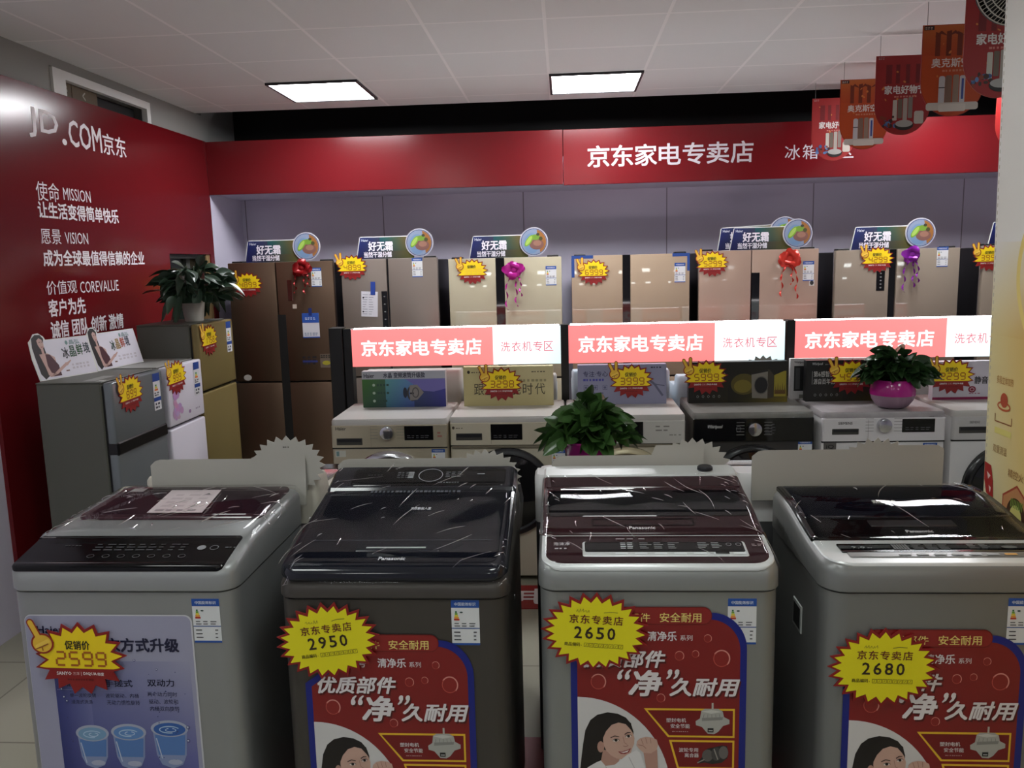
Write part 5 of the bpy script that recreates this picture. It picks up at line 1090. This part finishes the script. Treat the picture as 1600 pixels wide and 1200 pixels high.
# ---------------------------------------------------------------- hanging cardboard flags
def flag(x, y, label, kind, ztop=2.70):
    t = thing('hanging_flag', label, 'hanging flag', (x, y, ztop), group='cardboard flags hanging from the ceiling')
    w, h = .285, .40
    out = [(-w / 2, 0), (w / 2, 0), (w / 2, -h * .62)] + [(w / 2 * math.cos(a), -h * .62 - h * .38 * math.sin(a)) for a in [PI * i / 16 for i in range(1, 16)]] + [(-w / 2, -h * .62)]
    MB().prism(out, front(0, 0, 0), .003).build('flag_board', mat('red_flag_card', (150, 34, 24), .5), t, smooth=0)
    P = Print(front(0, 0, 0)); A = (184, 72, 24) if kind else (150, 26, 26)
    P.fan([(u * .985, v * .99 - .001) for u, v in out], A, 0)
    q = random.Random(int(y * 10))
    D = (112, 40, 18) if kind else (112, 16, 22)
    if kind:
        P.grad(-w / 2 + .003, -.13, w / 2 - .003, -.004, (178, 66, 22), (178, 66, 22), (190, 100, 40), (190, 100, 40), 1, 4, 2)
        for i in range(4): P.poly([(-.085 + i * .048, -.135), (-.063 + i * .048, -.135), (-.063 + i * .048, -.04 + .015 * (i % 2)), (-.085 + i * .048, -.03)], D, 2)
        for i in range(3): P.poly([(-.09 + i * .06, -.05), (-.06 + i * .06, -.025), (-.03 + i * .06, -.05), (-.06 + i * .06, -.04)], D, 2)
        P.rect(-w / 2 + .006, -.022, -w / 2 + .05, -.004, (40, 20, 16), 2); P.bars(-w / 2 + .01, -.02, -w / 2 + .046, -.008, 2, 3, (190, 170, 160), 3)
        P.text('奥克斯空调', -.098, -.185, .112, -.145, (226, 214, 206), 3, .02); P.bars(-.05, -.205, .07, -.194, 1, 8, (200, 130, 100), 3, .8)
        P.rrect(-.062, -.345, -.035, -.222, .01, (196, 194, 196), 3); P.rect(-.062, -.275, -.035, -.270, (60, 60, 66), 4); P.rrect(-.034, -.345, -.005, -.22, .008, (128, 102, 88), 4); P.rrect(.0, -.345, .026, -.218, .008, (150, 128, 112), 4); P.rrect(.03, -.34, .054, -.222, .006, (198, 196, 200), 3); P.rect(.038, -.325, .048, -.235, (60, 80, 150), 4)
        P.rrect(-.115, -.372, .115, -.338, .012, (202, 196, 186), 5); P.rrect(-.06, -.378, .06, -.345, .008, (214, 208, 198), 6)
    else:
        for i, wd in enumerate((.03, .02, .02, .02)): P.rect(-.09 + i * .05, -.14, -.09 + i * .05 + wd, -.045, D, 2)
        P.bars(-w / 2 + .012, -.02, -w / 2 + .045, -.006, 2, 3, (170, 130, 130), 2)
        P.text('家电好物节', -.095, -.192, .112, -.15, (226, 216, 212), 3, .03); P.bars(-.045, -.212, .075, -.2, 1, 8, (200, 120, 110), 3, .7)
        for i in range(4): P.rrect(-.05 + i * .026, -.325 + .01 * (i % 2), -.05 + i * .026 + .022, -.222 + .004 * i, .004, ((196, 190, 178), (110, 96, 84), (170, 160, 150), (130, 120, 112))[i], 3)
        P.rrect(.06, -.345, .108, -.28, .01, (190, 180, 170), 3); P.oval(.01, -.35, .048, .026, (24, 22, 22), 5); P.oval(.01, -.342, .044, .018, (170, 168, 164), 6)
        for i in range(16): P.oval(-.07 + q.uniform(-.035, .04), -.325 + q.uniform(-.03, .02), q.uniform(.006, .014), q.uniform(.006, .012), q.choice(((60, 90, 140), (86, 120, 170), (60, 34, 30), (130, 50, 30))), 4, 8)
    for i in range(7): P.oval(q.uniform(-.12, .12), q.uniform(-.33, -.05), q.uniform(.004, .01), q.uniform(.003, .007), (206, 120, 56), 2, 6, q.random() * 3)
    P.build('flag_print', PRINT, t)
    c = MB()
    for s in (-1, 1): c.tube([(s * (w / 2 - .02), .0015, -.006), (s * (w / 2 - .02), .0015, 2.8 - ztop)], .0012, 5)
    c.build('cord', mat('thin_cord', (120, 120, 120), .6), t)
for x, y, k, l in ((1.79, 5.705, 0, 'red hanging flag farthest from the viewer, before the fascia lettering'), (1.785, 5.135, 1, 'smaller orange hanging flag with air conditioners'), (1.78, 4.565, 0, 'red hanging flag with household appliances between the two orange flags'),
                   (1.775, 3.995, 1, 'larger orange hanging flag with air conditioners'), (1.76, 3.56, 0, 'nearest red hanging flag, cut by the advertising panel and the frame top'), (2.82, 5.42, 0, 'red hanging flag alone at the right, mostly behind the advertising panel')):
    flag(x, y, l, k)

# ---------------------------------------------------------------- wire-guarded fan near the ceiling
t = thing('ceiling_fan', 'small wire-guarded dark fan hanging at the top edge beside the advertising panel', 'fan', (1.512, 2.99, 2.562), rot=(0, 0, 0))
WIREM = mat('pale_wire', (190, 186, 176), .4, .3); g = MB(); Rg = .125
for r, y in ((Rg, 0), (Rg * .93, -.02), (Rg * .8, -.035), (Rg * .5, -.045), (Rg * .25, -.045)): g.tube([(r * math.cos(a), y, r * math.sin(a)) for a in [2 * PI * i / 40 for i in range(40)]], .0022, 5, close=True)
for i in range(60):
    a = 2 * PI * i / 60; g.tube([(r * math.cos(a), y, r * math.sin(a)) for r, y in ((Rg * .25, -.045), (Rg * .8, -.035), (Rg * .93, -.02), (Rg, 0))], .0013, 4)
g.build('wire_guard', WIREM, t)
b = MB()
for k in range(5):
    a0 = 2 * PI * k / 5
    b.grid(4, 5, lambda u, v, a0=a0: ((.02 + .09 * v) * math.cos(a0 + (u - .5) * .9), .0 + (u - .5) * .03, (.02 + .09 * v) * math.sin(a0 + (u - .5) * .9)))
b.build('blades', mat('dark_blade', (24, 26, 26), .4), t, fix=False)
MB().lathe([(.025, -.06), (.032, -.05), (.032, .0), (.025, .015), (.001, .02)], 24, (0, 0, 0), 'y').build('motor', DARKM, t)
MB().lathe([(Rg, -.005), (Rg, -.012), (.03, -.05)], 32, (0, 0, 0), 'y', cap=False).build('rear_shell', mat('dark_shell', (22, 22, 22), .6), t, fix=False)
MB().tube([(0, .055, 0), (0, .09, .03), (0, .08, .238)], .008, 8).build('bracket', DARKM, t)

# ---------------------------------------------------------------- tall printed advertising panel at the right
t = thing('advertising_stand', 'tall cream and yellow printed advertising panel standing at the right edge', 'advertising panel', (1.418, 2.80, 0), rot=(0, 0, 0))
lean = .016
MB().add([(lean * (.9 - z) * 1 + dx, y, z) for dx in (0, .06) for y in (-1.9, 0) for z in (0, 2.72)], [(0, 1, 3, 2), (4, 6, 7, 5), (0, 4, 5, 1), (2, 3, 7, 6), (0, 2, 6, 4), (1, 5, 7, 3)]).build('panel', mat('cream_board', (236, 234, 226), .5), t, smooth=0)
Vv = Vector((-lean, 0, 1)).normalized(); fr = Fr((lean * .9, 0, 0), (0, -1, 0), Vv, Vector((-1, 0, -lean)).normalized())
P = Print(fr, .0008)
CR = (238, 237, 229); PG = (226, 222, 200)
P.grad(0, 1.72, 1.9, 2.72, CR, CR, CR, CR, 0, 2, 2)
P.grad(0, 1.42, .3, 1.72, (226, 214, 150), (220, 170, 76), (236, 226, 190), CR, 0, 10, 8); P.grad(.3, 1.42, 1.9, 1.72, (220, 170, 76), (206, 120, 40), (236, 200, 140), (236, 226, 190), 0, 10, 8)
P.grad(0, 1.02, .3, 1.42, (226, 220, 176), (230, 196, 112), (224, 180, 88), (226, 214, 150), 0, 10, 8); P.grad(.3, 1.02, 1.9, 1.42, (230, 196, 112), (206, 120, 40), (206, 120, 40), (220, 170, 76), 0, 10, 8)
P.grad(0, .0, .3, 1.02, PG, PG, (230, 196, 112), (226, 220, 176), 0, 8, 8); P.grad(.3, 0, 1.9, 1.02, PG, PG, (206, 140, 60), (230, 196, 112), 0, 8, 8)
for i in range(80): P.rect(.006, .8 + i * .024, .010, .812 + i * .024, (190, 182, 160), 1)
P.ring(.62, 1.62, .48, .36, .02, (240, 216, 120), 1, 50, 1.9, 4.9); P.ring(.70, 1.55, .50, .42, .03, (206, 130, 44), 1, 50, 2.4, 4.6); P.oval(.75, 1.5, .33, .38, (190, 92, 30), 1, 40); P.oval(.72, 1.42, .2, .16, (236, 190, 40), 2, 30)
P.poly([(.22, 1.85), (.5, 1.95), (.5, 1.4), (.30, 1.42), (.20, 1.52)], (104, 96, 92), 3); P.poly([(.24, 1.82), (.5, 1.92), (.5, 1.7), (.235, 1.7)], (150, 140, 132), 4)
P.text('多段立体加热', .055, 1.265, .155, 1.292, (176, 120, 40), 3, .0); P.oval(.105, 1.215, .022, .024, (176, 70, 30), 4, 18); P.ring(.105, 1.195, .04, .016, .007, (190, 90, 40), 4, 24); P.line([(.055, 1.165), (.055, 1.14), (.155, 1.14), (.155, 1.165)], .004, (150, 90, 40), 4); P.rect(.055, 1.1, .155, 1.12, (226, 214, 120), 3)
P.text('双重测温', .05, 1.035, .135, 1.062, (150, 110, 50), 3, .0); P.poly([(.004, .99), (.045, .985), (.06, .935), (.065, .875), (.02, .885), (.004, .93)], (168, 36, 30), 4); P.poly([(.02, .96), (.045, .95), (.03, .935)], (230, 200, 190), 5); P.poly([(.035, .915), (.05, .91), (.045, .89)], (230, 200, 190), 5)
hexp = [(.205 + .095 * math.cos(a), .86 + .10 * math.sin(a)) for a in [PI / 6 + PI / 3 * i for i in range(6)]]
P.fan(hexp, (170, 70, 44), 3); P.fan([(.205 + (u - .205) * .92, .86 + (v - .86) * .92) for u, v in hexp], (198, 140, 90), 4); P.oval(.205, .855, .055, .062, (70, 40, 20), 5, 24); P.oval(.205, .85, .035, .045, (214, 206, 120), 6, 20)
for i in range(8): P.cap((.175 + i * .009, .885), (.178 + i * .009, .91), .005, (120, 150, 60), 6)
P.text('精控火候', .15, .975, .27, 1.003, (150, 100, 40), 5, .0)
P.build('panel_print', PRINT, t)
